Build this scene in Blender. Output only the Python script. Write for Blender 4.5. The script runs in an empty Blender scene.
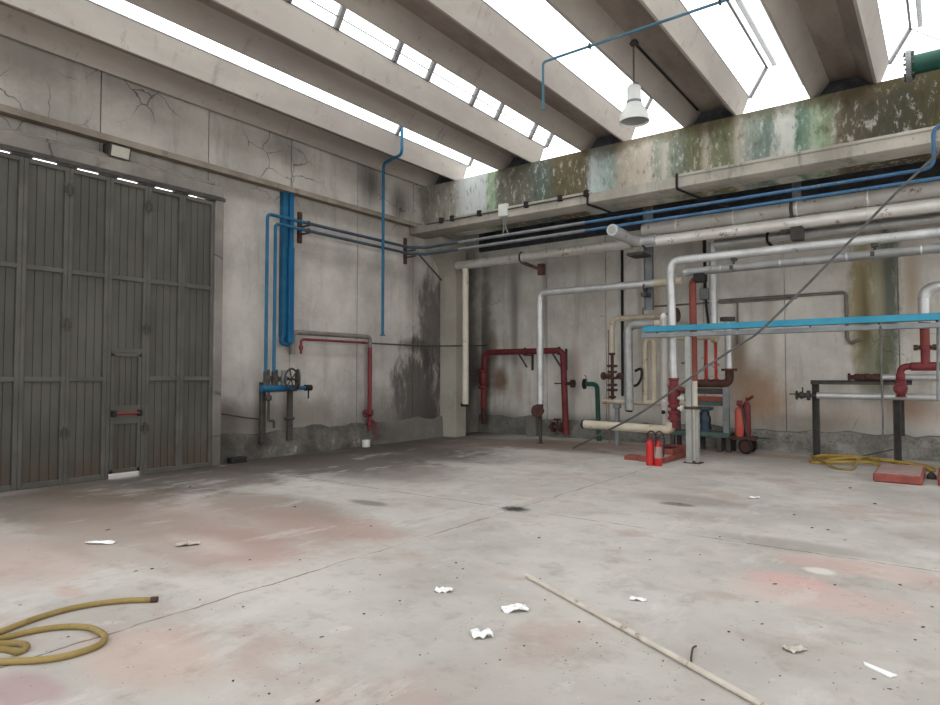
import bpy, math, random
from mathutils import Vector, Matrix
random.seed(7)
SC = bpy.context.scene
COL = SC.collection
# ------------------------------------------------------------------ camera
FPX, YAW, PITCH, CAMH = 641.0, math.radians(36.75), math.radians(2.04), 1.6
cd = bpy.data.cameras.new('camera'); cam = bpy.data.objects.new('camera', cd); COL.objects.link(cam)
cd.sensor_width = 36; cd.lens = FPX / 940 * 36; cd.clip_start = .05; cd.clip_end = 200
cam.location = (0, 0, CAMH); cam.rotation_euler = (math.pi/2 + PITCH, 0, YAW)
SC.camera = cam
_F = Vector((-math.sin(YAW), math.cos(YAW), 0)); _R = Vector((math.cos(YAW), math.sin(YAW), 0)); _U = Vector((0, 0, 1))
_F2 = _F*math.cos(PITCH) + _U*math.sin(PITCH); _U2 = _U*math.cos(PITCH) - _F*math.sin(PITCH)
EYE = Vector((0, 0, CAMH))
def ray(px, py): return _F2 + _R*((px-470)/FPX) + _U2*((352.5-py)/FPX)
def gx(px, py, X): d = ray(px, py); return EYE + d*(X/d.x)
def gy(px, py, Y): d = ray(px, py); return EYE + d*(Y/d.y)
def gz(px, py, Z=0.0): d = ray(px, py); return EYE + d*((Z-CAMH)/d.z)
def rad(wpx, P): return wpx*((Vector(P)-EYE).dot(_F2))/FPX/2
def V(*a): return Vector(a)
# main planes of the hall (metres)
XL, YF, YW = -10.75, 12.35, 14.95
ZB, ZS = 6.42, 6.72
# ------------------------------------------------------------------ materials
class NT:
    def __init__(s, name):
        s.m = bpy.data.materials.new(name); s.m.use_nodes = True
        s.t = s.m.node_tree; s.b = s.t.nodes['Principled BSDF']
        s.pos = s.n('ShaderNodeNewGeometry').outputs['Position']
    def n(s, typ, **k):
        n = s.t.nodes.new(typ)
        for a, v in k.items():
            if a.startswith('i_'):
                n.inputs[int(a[2:]) if a[2:].isdigit() else a[2:]].default_value = v
            else: setattr(n, a, v)
        return n
    def l(s, a, b): s.t.links.new(a, b)
    def vm(s, op, a, b=None):
        n = s.n('ShaderNodeVectorMath', operation=op); s.put(n.inputs[0], a)
        if b is not None: s.put(n.inputs[1], b)
        return n.outputs['Value'] if op == 'LENGTH' else n.outputs['Vector']
    def put(s, sock, v):
        if isinstance(v, bpy.types.NodeSocket): s.l(v, sock)
        else: sock.default_value = v
    def ma(s, op, a, b=None, clamp=False):
        n = s.n('ShaderNodeMath', operation=op, use_clamp=clamp); s.put(n.inputs[0], a)
        if b is not None: s.put(n.inputs[1], b)
        return n.outputs[0]
    def mr(s, v, a, b, c=0., d=1.):
        n = s.n('ShaderNodeMapRange', interpolation_type='SMOOTHSTEP'); s.put(n.inputs[0], v)
        for i, q in zip((1, 2, 3, 4), (a, b, c, d)): n.inputs[i].default_value = q
        return n.outputs[0]
    def noise(s, scale, stretch=(1, 1, 1), detail=5, rough=.6, off=(0, 0, 0), dist=0.):
        v = s.vm('MULTIPLY', s.pos, stretch)
        if off != (0, 0, 0): v = s.vm('ADD', v, off)
        n = s.n('ShaderNodeTexNoise'); s.l(v, n.inputs['Vector'])
        n.inputs['Scale'].default_value = scale; n.inputs['Detail'].default_value = detail
        n.inputs['Roughness'].default_value = rough; n.inputs['Distortion'].default_value = dist
        return n.outputs['Fac']
    def mix(s, f, a, b, mode='MIX'):
        n = s.n('ShaderNodeMix', data_type='RGBA', blend_type=mode); s.put(n.inputs[0], f)
        for i, c in ((6, a), (7, b)):
            s.put(n.inputs[i], c if isinstance(c, bpy.types.NodeSocket) else (*c, 1))
        return n.outputs[2]
    def xyz(s):
        n = s.n('ShaderNodeSeparateXYZ'); s.l(s.pos, n.inputs[0]); return n.outputs
    def blob(s, c, r, nz=None, soft=.25, amt=1.):
        d = s.vm('LENGTH', s.vm('DIVIDE', s.vm('SUBTRACT', s.pos, c), r))
        if nz is not None: d = s.ma('ADD', d, s.ma('MULTIPLY', s.ma('SUBTRACT', nz, .5), 1.0))
        return s.ma('MULTIPLY', s.mr(d, 1., soft), amt)
    def cracks(s, scale, width, warp=.6, off=(0, 0, 0), mask=(.5, .62), mscale=.6):
        nn = s.n('ShaderNodeTexNoise'); s.l(s.pos, nn.inputs['Vector']); nn.inputs['Scale'].default_value = 1.7; nn.inputs['Detail'].default_value = 6
        w = s.vm('MULTIPLY', s.vm('SUBTRACT', nn.outputs['Color'], (.5, .5, .5)), (warp,)*3)
        v = s.vm('ADD', s.vm('ADD', s.pos, w), off)
        vo = s.n('ShaderNodeTexVoronoi', feature='DISTANCE_TO_EDGE'); s.l(v, vo.inputs['Vector']); vo.inputs['Scale'].default_value = scale
        line = s.mr(vo.outputs['Distance'], width, width*.25)
        return s.ma('MULTIPLY', line, s.mr(s.noise(mscale, off=(off[0]+3.3, 1, 7), detail=2), *mask))
    def out(s, col, rough=.8, bump=None, bstr=.3, bdist=.02, metal=0., spec=.3):
        s.put(s.b.inputs['Base Color'], col if isinstance(col, bpy.types.NodeSocket) else (*col, 1))
        s.put(s.b.inputs['Roughness'], rough); s.put(s.b.inputs['Metallic'], metal)
        s.b.inputs['Specular IOR Level'].default_value = spec
        if bump is not None:
            n = s.n('ShaderNodeBump'); n.inputs['Strength'].default_value = bstr; n.inputs['Distance'].default_value = bdist
            s.l(bump, n.inputs['Height']); s.l(n.outputs[0], s.b.inputs['Normal'])
        return s.m
def sc(r, g, b):
    f = lambda c: (c/255/12.92) if c/255 <= .04045 else ((c/255+.055)/1.055)**2.4
    return (f(r), f(g), f(b))
def simple(name, c1, c2, scale=4., rough=.6, metal=0., stretch=(1, 1, 1), bstr=.08, spot=None, sth=(.58, .68), sscale=9., spec=.3):
    t = NT(name); n1 = t.noise(scale, stretch)
    col = t.mix(t.mr(n1, .3, .7), c1, c2)
    if spot: col = t.mix(t.mr(t.noise(sscale, stretch, off=(5, 2, 9), detail=6, rough=.7), *sth), col, spot)
    return t.out(col, rough, n1, bstr, .01, metal, spec)

def wall_mat(name, base, dark, blobs=(), streak=.35, grime=True, crack=None, low=(.3, 1.3)):
    t = NT(name)
    n1 = t.noise(.9, detail=7, rough=.65); n2 = t.noise(6., detail=5); n3 = t.ma('ADD', t.ma('MULTIPLY', t.ma('SUBTRACT', t.noise(2.6, (1.4, 1.4, .5), detail=8, rough=.75, off=(7, 3, 1)), .5), 1.9), .5); st = t.noise(2.2, (1.6, 1.6, .18), detail=6, rough=.7, off=(3, 1, 0))
    col = t.mix(t.mr(n1, .3, .72), dark, base)
    col = t.mix(t.ma('MULTIPLY', t.mr(st, .5, .72), streak), col, tuple(c*.5 for c in dark))
    col = t.mix(t.ma('MULTIPLY', t.mr(n2, .55, .75), .25), col, tuple(c*1.12 for c in base))
    if grime:
        z = t.xyz()[2]
        g = t.ma('MULTIPLY', t.mr(t.ma('ADD', z, t.ma('MULTIPLY', n1, -1.)), low[1]-.5, low[0]-.5), .6)
        col = t.mix(g, col, tuple(c*.45 for c in dark))
    for c, r, k, amt, soft in blobs: col = t.mix(t.blob(c, r, n3 if soft >= .4 else n1 if soft > .1 else st, soft, amt), col, k)
    if crack:
        ck = t.ma('MULTIPLY', t.cracks(*crack), .65)
        if name.startswith('wall_left'): ck = t.ma('MULTIPLY', ck, t.mr(t.xyz()[2], 4.9, 5.4, .12, 1.))
        col = t.mix(ck, col, sc(52, 46, 42))
    sp = t.mr(t.noise(14, detail=3, off=(1, 8, 3)), .70, .76)
    col = t.mix(t.ma('MULTIPLY', sp, .5), col, tuple(c*.4 for c in dark))
    return t.out(col, .9, n2, .25, .01)

M = {}
lw = lambda px, py: gx(px, py, XL)
bw = lambda px, py: gy(px, py, YW)
DK = sc(70, 64, 62)
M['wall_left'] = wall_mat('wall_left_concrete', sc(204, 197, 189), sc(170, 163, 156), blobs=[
    (lw(420, 400), (1, 1.3, 1.9), DK, .85, .45), (lw(432, 330), (1, .8, 1.9), DK, .8, .4), (lw(428, 430), (1, .9, 1.), sc(55, 50, 52), .7, .2), (V(XL, 14.2, 2.4), (1, .9, 4.), sc(62, 58, 54), .85, .3), (lw(416, 345), (1, .8, .25), sc(66, 60, 58), .7, .2),  # tall blob at the back corner paints the shade behind the pillar
    (lw(372, 185), (1, .55, .8), DK, .75, .05), (lw(400, 205), (1, .5, .7), DK, .7, .05), (lw(428, 205), (1, .4, 1.), DK, .6, .2),
    (lw(290, 150), (1, .8, .6), DK, .4, .2), (lw(110, 75), (1, 1., .4), sc(100, 95, 92), .4, .2), (lw(355, 130), (1, 1.2, 1.2), sc(120, 112, 106), .5, .2), (lw(390, 420), (1, 2.2, 1.0), sc(104, 97, 92), .6, .2), (lw(250, 425), (1, 1.2, .7), sc(110, 103, 97), .6, .2), (lw(60, 60), (1, 2.5, .5), sc(140, 132, 126), .5, .2), (lw(412, 270), (1, .35, 1.8), sc(118, 110, 104), .5, .05), (lw(225, 420), (1, .5, .5), DK, .6, .2),
    (lw(300, 415), (1, 1.6, .5), sc(110, 100, 90), .5, .2)], crack=(1.7, .022, .45, (2, 4, 1), (.46, .60), .8))
M['wall_back'] = wall_mat('wall_back_concrete', sc(228, 223, 214), sc(196, 190, 181), streak=.4, blobs=[
    (bw(760, 400), (.85, 1, .8), sc(166, 126, 92), .75, .2), (bw(738, 350), (.35, 1, .9), sc(118, 92, 64), .75, .1), (bw(745, 372), (.6, 1, .6), sc(150, 120, 92), .55, .1),
    (bw(862, 300), (.30, 1, 1.9), sc(158, 142, 104), .9, .4), (bw(886, 300), (.32, 1, 2.3), sc(84, 92, 76), .9, .4), (bw(874, 360), (.45, 1, 1.1), sc(112, 112, 84), .75, .2), (bw(866, 320), (.22, 1, 1.5), sc(92, 84, 56), .8, .02), (bw(876, 290), (.2, 1, 1.6), sc(190, 180, 150), .7, .02),
    (bw(912, 285), (.25, 1, 1.4), sc(176, 150, 120), .7, .1), (bw(908, 410), (.8, 1, .5), sc(160, 116, 88), .7, .1), (bw(840, 415), (1.1, 1, .4), sc(168, 150, 132), .6, .1),
    (bw(484, 380), (.3, 1, 4.), sc(72, 68, 64), .8, .2), (bw(515, 330), (.2, 1, 2.2), sc(120, 112, 104), .7, .05), (bw(545, 310), (.12, 1, 2.5), sc(140, 132, 124), .6, .05), (bw(640, 300), (.12, 1, 2.), sc(150, 136, 120), .6, .05), (bw(770, 330), (.2, 1, 2.), sc(170, 156, 140), .5, .05), (bw(812, 425), (1.6, 1, .35), sc(132, 120, 108), .6, .2), (bw(500, 380), (.35, 1, .55), sc(110, 72, 44), .8, .2), (bw(492, 350), (.3, 1, 1.4), sc(110, 92, 78), .7, .2), (bw(487, 330), (.25, 1, 2.6), sc(110, 104, 98), .6, .2),
    (bw(520, 385), (.2, 1, .9), sc(140, 106, 84), .5, .05), (bw(515, 290), (.35, 1, 1.3), sc(120, 114, 108), .55, .05), (bw(575, 370), (.25, 1, 1.2), sc(158, 128, 112), .5, .05),
    (bw(655, 300), (.25, 1, 1.3), sc(178, 152, 118), .6, .05), (bw(500, 420), (1.2, 1, .5), sc(90, 86, 80), .6, .2), (bw(600, 425), (2.5, 1, .35), sc(128, 124, 116), .6, .2)],
    crack=(.9, .007, .6, (1, 4, 9), (.58, .66), .5), low=(.2, .8))
M['concrete_trim'] = wall_mat('ledge_concrete', sc(158, 152, 142), sc(126, 118, 106), grime=False, streak=.5)
M['ledge_beige'] = wall_mat('ledge_weathered', sc(152, 142, 128), sc(116, 106, 94), grime=False, streak=.5)
M['portal'] = wall_mat('portal_concrete', sc(146, 140, 132), sc(116, 110, 104), grime=True, streak=.4, crack=(.9, .03, .5, (2, 4, 1), (.46, .58), .8))
M['pillar'] = wall_mat('pillar_concrete', sc(178, 172, 160), sc(156, 150, 138), grime=False, streak=.2)
M['recess_shade'] = simple('dark_beam_shadow_concrete', sc(84, 83, 86), sc(60, 60, 66), rough=.95)  # concrete coloured dark to stand for shade in recesses
M['plain'] = simple('hall_concrete', sc(150, 146, 140), sc(130, 126, 120), rough=.95)
# mossy fascia of the upper back wall: bands of stain laid out along the wall
def moss_mat(name, Y, z0, z1):
    t = NT(name); x = t.xyz()[0]; z = t.xyz()[2]
    st = t.noise(1.5, (1.3, 1, .22), detail=8, rough=.72); n1 = t.noise(1.4, detail=7, rough=.7, off=(4, 0, 2)); n2 = t.noise(9, (1, 1, .45), detail=6, rough=.75)
    stops = [(405, (140, 134, 124)), (455, (150, 144, 134)), (466, (196, 198, 196)), (483, (194, 198, 196)), (487, (150, 168, 140)), (494, (150, 168, 140)), (500, (112, 108, 98)), (520, (110, 106, 94)),
             (545, (92, 104, 98)), (560, (100, 90, 68)), (584, (104, 96, 74)), (588, (188, 196, 196)), (600, (168, 180, 178)), (612, (140, 156, 148)), (622, (176, 164, 150)), (650, (196, 186, 172)),
             (655, (140, 150, 136)), (662, (196, 190, 176)), (678, (124, 134, 120)), (698, (116, 112, 82)), (706, (188, 178, 164)), (712, (128, 130, 104)), (730, (118, 120, 94)), (736, (184, 174, 160)), (750, (150, 156, 146)), (770, (108, 126, 116)),
             (776, (204, 202, 194)), (793, (196, 198, 190)), (800, (104, 134, 118)), (806, (112, 138, 120)), (812, (170, 180, 158)), (822, (140, 160, 128)), (830, (146, 140, 124)), (840, (104, 94, 78)), (870, (90, 84, 72)), (900, (78, 76, 62)), (940, (92, 86, 64)), (980, (80, 76, 60))]
    xs = [gy(p, 140, Y).x for p, _ in stops]
    f = t.ma('DIVIDE', t.ma('SUBTRACT', t.ma('ADD', x, t.ma('ADD', t.ma('MULTIPLY', t.ma('SUBTRACT', st, .5), .7), t.ma('MULTIPLY', t.ma('SUBTRACT', n2, .5), .5))), xs[0]), xs[-1]-xs[0], True)
    def ramp(lo, hi):
        r = t.n('ShaderNodeValToRGB'); e = r.color_ramp.elements; a0, a1 = xs[lo], xs[hi-1]
        e[0].position = 0; e[1].position = 1
        for i in range(lo+1, hi-1): e.new((xs[i]-xs[0])/(xs[-1]-xs[0]))
        e[0].position = (xs[lo]-xs[0])/(xs[-1]-xs[0]); e[-1].position = (xs[hi-1]-xs[0])/(xs[-1]-xs[0])
        for k, i in enumerate(range(lo, hi)): e[k].color = (*sc(*stops[i][1]), 1)
        t.l(f, r.inputs[0]); return r.outputs[0], (xs[hi-1]-xs[0])/(xs[-1]-xs[0])
    ca, s1 = ramp(0, 20); cb, _ = ramp(19, len(stops))
    col = t.mix(t.ma('GREATER_THAN', f, s1), ca, cb)
    col = t.mix(t.ma('MULTIPLY', t.mr(n2, .52, .68), .55), col, sc(62, 62, 46))
    col = t.mix(t.ma('MULTIPLY', t.mr(st, .56, .7), .5), col, sc(86, 102, 84))
    col = t.mix(t.ma('MULTIPLY', t.mr(n2, .46, .36), .6), col, sc(206, 204, 196))
    # brown algae just under the roof line
    top = t.ma('MULTIPLY', t.mr(t.ma('ADD', z, t.ma('MULTIPLY', n1, .7)), z1+.05, z1+.32), t.mr(x, xs[7], xs[9]))
    col = t.mix(t.ma('MULTIPLY', top, .75), col, sc(96, 86, 62))
    return t.out(col, .92, n2, .4, .015)
M['moss'] = moss_mat('mossy_concrete', YF, 5.1, ZB)
M['moss_ledge'] = None
def ledge_mat():
    t = NT('ledge_concrete_pale'); st = t.noise(1.6, (1.4, 1, .3), detail=7, rough=.72); n2 = t.noise(8, detail=6, rough=.7)
    col = t.mix(t.mr(t.noise(1.1, detail=6), .3, .7), sc(156, 150, 140), sc(190, 184, 172))
    col = t.mix(t.ma('MULTIPLY', t.mr(st, .54, .66), .6), col, sc(104, 112, 96))
    col = t.mix(t.ma('MULTIPLY', t.mr(n2, .6, .7), .5), col, sc(84, 80, 70))
    x = t.xyz()[0]
    col = t.mix(t.ma('MULTIPLY', t.mr(x, -8.5, -9.6), .6), col, sc(118, 110, 100))
    return t.out(col, .9, n2, .3, .01)
M['moss_ledge'] = ledge_mat()
def curb_mat():
    t = NT('rough_curb_concrete'); n1 = t.noise(1.6, detail=8, rough=.7); n2 = t.noise(18, detail=6, rough=.75)
    col = t.mix(t.mr(n1, .35, .65), sc(118, 114, 108), sc(168, 164, 157))
    y = t.xyz(); col = t.mix(t.mr(t.ma('ADD', y[0], t.ma('MULTIPLY', n1, 2.)), -7.5, -2.5), t.mix(.55, col, sc(96, 92, 86)), col)
    col = t.mix(t.ma('MULTIPLY', t.mr(n2, .54, .64), .6), col, sc(66, 64, 58))
    col = t.mix(t.ma('MULTIPLY', t.mr(n2, .40, .32), .5), col, sc(176, 174, 166))
    return t.out(col, .95, n2, .7, .04)
M['curb'] = curb_mat()
def curb_dark():
    t = NT('dirty_curb_concrete'); n1 = t.noise(1.3, detail=8, rough=.7); n2 = t.noise(14, detail=6, rough=.75)
    col = t.mix(t.mr(n1, .35, .65), sc(78, 74, 69), sc(122, 117, 110)); z = t.xyz()[2]
    col = t.mix(t.ma('MULTIPLY', t.mr(n1, .56, .64), t.mr(z, .3, .12)), col, sc(168, 163, 154))
    col = t.mix(t.ma('MULTIPLY', t.mr(n2, .54, .64), .5), col, sc(58, 55, 50))
    y = t.xyz()[1]; col = t.mix(t.ma('MULTIPLY', t.mr(y, 10.2, 11.6), .5), col, sc(140, 136, 130))
    return t.out(col, .95, n2, .7, .04)
M['curb_dark'] = curb_dark()
def roof_mat():
    t = NT('roof_beam_concrete'); n1 = t.noise(.7, (1, .35, 1), detail=6); n2 = t.noise(7, detail=5)
    st = t.noise(2.5, (.6, 1.8, .6), detail=6, rough=.7, off=(2, 7, 1))
    col = t.mix(t.mr(n1, .3, .7), sc(160, 151, 144), sc(188, 180, 171))
    col = t.mix(t.ma('MULTIPLY', t.mr(st, .58, .7), .35), col, sc(112, 98, 90))
    col = t.mix(t.ma('MULTIPLY', t.mr(n2, .62, .72), .3), col, sc(100, 90, 82))
    return t.out(col, .9, n2, .15, .008)
M['roof'] = roof_mat()
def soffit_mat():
    t = NT('roof_shaded_soffit_concrete'); n1 = t.noise(.9, (1.6, .5, 1), detail=7, rough=.65); n2 = t.noise(8, detail=5)  # same roof concrete, darkened to paint in the recess shade
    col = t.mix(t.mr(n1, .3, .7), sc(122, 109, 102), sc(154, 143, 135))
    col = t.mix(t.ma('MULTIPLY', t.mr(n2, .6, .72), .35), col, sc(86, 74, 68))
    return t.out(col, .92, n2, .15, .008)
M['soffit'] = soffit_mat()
J1 = gz(507, 511.5); J2 = gz(515, 509)
def floor_mat():
    t = NT('worn_concrete_floor'); p = t.xyz()
    n1 = t.noise(.55, detail=8, rough=.62); n2 = t.noise(2.2, detail=8, rough=.68, off=(5, 1, 0)); n3 = t.noise(24, detail=6, rough=.7)
    n4 = t.noise(.8, (1, 1.3, 1), detail=7, rough=.6, off=(9, 4, 0))
    col = t.mix(t.mr(n1, .32, .68), sc(170, 163, 156), sc(196, 190, 183))
    col = t.mix(t.ma('MULTIPLY', t.mr(n2, .50, .68), .45), col, sc(150, 140, 131))
    col = t.mix(t.ma('MULTIPLY', t.mr(n4, .54, .66), .6), col, sc(172, 150, 141))
    col = t.mix(t.ma('MULTIPLY', t.mr(n2, .40, .30), .5), col, sc(208, 203, 196))
    def b(px, py, rx, ry, c, amt, soft=.45, nz=None):
        nonlocal col
        col = t.mix(t.blob(gz(px, py), (rx, ry, 1), n2 if nz is None else nz, soft, amt), col, sc(*c))
    for a in [(815, 595, .75, .45, (200, 172, 164), .6), (790, 580, .4, .25, (204, 160, 154), .55), (860, 568, .8, .35, (198, 168, 158), .55), (820, 571, .16, .12, (214, 208, 200), .9),
              (20, 690, .4, .22, (160, 122, 128), .5), (70, 592, .24, .12, (176, 128, 108), .6), (150, 655, .7, .4, (190, 160, 146), .5), (20, 560, 1.2, .8, (180, 152, 142), .5),
              (225, 545, 1.3, .7, (170, 134, 126), .7), (190, 545, .8, .45, (196, 186, 178), .6), (330, 525, 1.3, .6, (166, 130, 118), .55), (150, 565, 1.4, .25, (206, 200, 194), .6),
              (270, 505, 1.8, .7, (138, 124, 114), .7), (60, 505, 2.2, 1.2, (112, 100, 90), .85), (110, 490, 2., 1.1, (116, 102, 92), .85), (200, 478, 2.0, 1.6, (104, 94, 88), .85), (280, 462, 2.4, 2., (92, 85, 80), .8), (120, 520, 1.6, .9, (150, 132, 122), .6),
              (330, 455, 2.8, 2.0, (84, 77, 73), .85), (420, 447, 2.6, 2., (104, 92, 86), .85), (380, 470, 1.8, 1.6, (118, 109, 103), .7), (520, 444, 3.2, 1.1, (126, 106, 98), .85), (560, 442, 1.5, .5, (124, 118, 84), .7), (640, 448, 2.8, .9, (142, 114, 106), .75),
              (760, 455, 1.6, .5, (160, 138, 124), .7), (880, 462, 1.5, .4, (150, 130, 110), .6), (690, 500, .9, .4, (136, 124, 114), .5), (676, 504, .28, .14, (90, 82, 76), .7), (370, 503, .4, .15, (98, 90, 84), .6), (790, 545, 1., .3, (150, 142, 136), .6), (390, 452, 3.2, 1.7, (88, 80, 76), .85), (330, 462, 2.4, 1.5, (98, 90, 84), .75), (240, 520, 2.2, 1.0, (160, 138, 128), .6), (120, 545, 2., .6, (160, 144, 134), .6)]:
        b(*a)
    n5 = t.noise(1.6, (1., .35, 1), detail=8, rough=.72, off=(1, 9, 4)); n6 = t.noise(5.5, detail=8, rough=.75, off=(8, 2, 1))
    col = t.mix(t.ma('MULTIPLY', t.mr(n5, .56, .64), .35), col, sc(206, 202, 196))
    col = t.mix(t.ma('MULTIPLY', t.mr(n6, .55, .66), .3), col, sc(140, 128, 119))
    # damp grime along the left wall and the back wall
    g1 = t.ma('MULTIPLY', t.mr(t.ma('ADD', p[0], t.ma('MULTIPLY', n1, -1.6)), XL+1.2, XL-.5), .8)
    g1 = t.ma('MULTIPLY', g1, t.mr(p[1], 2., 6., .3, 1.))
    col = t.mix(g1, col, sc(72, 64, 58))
    # expansion joints
    wob = t.ma('MULTIPLY', t.ma('SUBTRACT', t.noise(3., detail=5, off=(2, 2, 0)), .5), .10)
    for ax, val, lo in ((0, J1.x, .0), (1, J2.y, .0)):
        d = t.ma('ABSOLUTE', t.ma('SUBTRACT', t.ma('ADD', p[ax], wob), val))
        ln = t.ma('MULTIPLY', t.mr(d, .016, .004), t.mr(t.noise(1.4, detail=3, off=(ax*5+1, 3, 0)), .36, .5, .15, .85))
        col = t.mix(ln, col, sc(112, 94, 82))
        hl = t.ma('MULTIPLY', t.mr(d, .12, .02), t.mr(n2, .5, .6)); col = t.mix(t.ma('MULTIPLY', hl, .25), col, sc(216, 210, 204))
    col = t.mix(t.blob(V(J1.x, J2.y, 0), (.24, .2, 1), n3, .3, .95), col, sc(52, 44, 38))
    col = t.mix(t.ma('MULTIPLY', t.mr(n3, .64, .72), .45), col, sc(92, 84, 76))
    col = t.mix(t.ma('MULTIPLY', t.mr(n3, .34, .28), .35), col, sc(216, 212, 206))
    return t.out(col, t.mr(n1, .3, .7, .75, .92), n3, .2, .006)
M['floor'] = floor_mat()
M['ground'] = simple('outside_ground', sc(190, 186, 178), sc(170, 166, 160), rough=.95)
def gate_mat():
    t = NT('grey_painted_steel'); n1 = t.noise(1.1, (1, 1, .5), detail=7, rough=.65); n2 = t.noise(7, (1, 1, .35), detail=6, rough=.75, off=(4, 4, 4)); z = t.xyz()[2]
    col = t.mix(t.mr(n1, .3, .7), sc(72, 69, 63), sc(90, 87, 80))
    col = t.mix(t.ma('MULTIPLY', t.mr(n2, .60, .70), .5), col, sc(84, 66, 50))
    low = t.mr(t.ma('ADD', z, t.ma('MULTIPLY', n2, -1.2)), .1, -.5)
    col = t.mix(t.ma('MULTIPLY', low, .7), col, sc(78, 64, 52))
    return t.out(col, .55, n2, .08, .005, 0., .35)
M['gate'] = gate_mat()
M['gate_dark'] = simple('grey_gate_frame_paint', sc(78, 75, 69), sc(94, 91, 84), 2., .55)
M['blue'] = simple('blue_paint', sc(26, 86, 118), sc(36, 102, 136), 3., .45, spot=sc(60, 70, 80), sth=(.66, .72))
M['blue_light'] = simple('light_blue_paint', sc(62, 102, 120), sc(80, 120, 138), 3., .45, spot=sc(150, 160, 160), sth=(.64, .7))
M['blue_pipe'] = simple('blue_pipe_paint', sc(56, 96, 132), sc(72, 114, 150), 3., .45, spot=sc(130, 128, 120), sth=(.60, .68))
M['blue_dark'] = simple('dark_blue_paint', sc(54, 68, 82), sc(68, 82, 96), 3., .5)
M['blue_duct'] = simple('blue_duct_paint', sc(14, 80, 122), sc(22, 94, 138), 2., .4)
M['tray'] = simple('sky_blue_tray_paint', sc(40, 130, 160), sc(54, 146, 174), 2., .4)
M['silver'] = simple('silver_lagging', sc(180, 180, 179), sc(206, 205, 203), 2.5, .38, .4, spot=sc(140, 132, 124), sth=(.62, .72), sscale=6, spec=.5)
M['silver_dirty'] = simple('weathered_lagging', sc(196, 191, 185), sc(220, 216, 211), 1.8, .4, .4, spot=sc(140, 112, 92), sth=(.57, .68), sscale=5, spec=.4)
M['beige'] = simple('beige_lagging', sc(180, 165, 142), sc(200, 190, 172), 2.5, .55, .0, spot=sc(150, 112, 76), sth=(.56, .68), sscale=5)
M['beige_pale'] = simple('pale_beige_lagging', sc(200, 190, 172), sc(214, 206, 190), 2.5, .55, .0, spot=sc(160, 136, 108), sth=(.6, .72), sscale=5)
M['silver_bright'] = simple('brightened_lagging', sc(226, 220, 212), sc(242, 239, 234), 1.8, .4, .2, spot=sc(158, 126, 106), sth=(.57, .68), sscale=5, spec=.5)  # lagging lightened to make up for light the ledge blocks
M['silver_grey'] = simple('grey_speckled_lagging', sc(146, 147, 147), sc(172, 172, 170), 5., .42, .35, spot=sc(120, 116, 110), sth=(.58, .68), sscale=16, spec=.4)
M['red'] = simple('red_pipe_paint', sc(108, 42, 46), sc(126, 54, 56), 3., .5, spot=sc(98, 40, 38), sth=(.56, .68))
M['red_bright'] = simple('bright_red_paint', sc(178, 38, 38), sc(194, 50, 48), 3., .35, spot=sc(150, 30, 30), sth=(.66, .74))
M['red_faded'] = simple('faded_red_paint', sc(190, 84, 70), sc(202, 98, 84), 3., .45, spot=sc(170, 80, 66), sth=(.6, .7))
M['red_brown'] = simple('red_oxide_primer', sc(124, 62, 52), sc(140, 74, 62), 3., .6)
M['red_plinth'] = simple('red_painted_concrete', sc(134, 70, 62), sc(152, 84, 74), 4., .8, spot=sc(120, 66, 58), sth=(.54, .66))
M['plinth_top'] = simple('faded_red_concrete_top', sc(154, 130, 122), sc(172, 150, 142), 4., .85, spot=sc(150, 128, 120), sth=(.5, .64))
M['rust'] = simple('rust', sc(74, 50, 46), sc(92, 62, 54), 8., .85, spot=sc(52, 38, 34), sth=(.54, .62))
M['dark_metal'] = simple('dark_weathered_steel', sc(64, 61, 59), sc(82, 78, 74), 6., .7, .1, spot=sc(84, 62, 50), sth=(.58, .66))
M['black'] = simple('black_rubber', sc(30, 29, 29), sc(42, 40, 40), 6., .7)
M['steel_grey'] = simple('grey_steel', sc(118, 122, 124), sc(140, 143, 144), 4., .55, .2, spot=sc(104, 86, 70), sth=(.6, .7))
M['post'] = simple('pale_grey_green_paint', sc(144, 146, 142), sc(162, 163, 157), 3., .55, spot=sc(140, 120, 98), sth=(.6, .7))
M['grey_conduit'] = simple('grey_conduit', sc(112, 105, 99), sc(132, 125, 118), 4., .6, spot=sc(96, 82, 72), sth=(.58, .68))
M['green'] = simple('green_pipe_paint', sc(22, 68, 56), sc(32, 80, 66), 3., .5, spot=sc(30, 60, 50), sth=(.6, .7))
M['green_dark'] = simple('green_grey_frame_paint', sc(66, 88, 82), sc(84, 104, 96), 3., .6, spot=sc(60, 54, 48), sth=(.56, .66))
M['yellow_hose'] = simple('faded_yellow_hose', sc(134, 114, 66), sc(154, 132, 80), 3., .6, spot=sc(120, 98, 60), sth=(.55, .7))
M['yellow'] = simple('yellow_hose', sc(156, 128, 58), sc(176, 148, 76), 3., .55, spot=sc(150, 110, 50), sth=(.55, .66))
M['white_box'] = simple('white_plastic', sc(206, 206, 198), sc(218, 218, 212), 3., .5)
M['paper'] = simple('white_paper', sc(232, 232, 228), sc(244, 244, 242), 9., .8)
M['lamp_white'] = simple('white_enamel', sc(222, 222, 218), sc(234, 234, 230), 3., .35)
M['lamp_in'] = simple('grey_reflector', sc(150, 150, 148), sc(172, 172, 170), 3., .35, .3)
M['glass_lens'] = simple('frosted_lens', sc(178, 172, 158), sc(190, 186, 172), 3., .3)
M['rod'] = simple('pale_plastic_conduit', sc(186, 176, 164), sc(202, 194, 182), 5., .5, spot=sc(150, 134, 118), sth=(.56, .66))
M['frame'] = simple('skylight_frame_steel', sc(92, 90, 90), sc(116, 112, 110), 3., .6, spot=sc(92, 84, 78), sth=(.55, .65))
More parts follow.
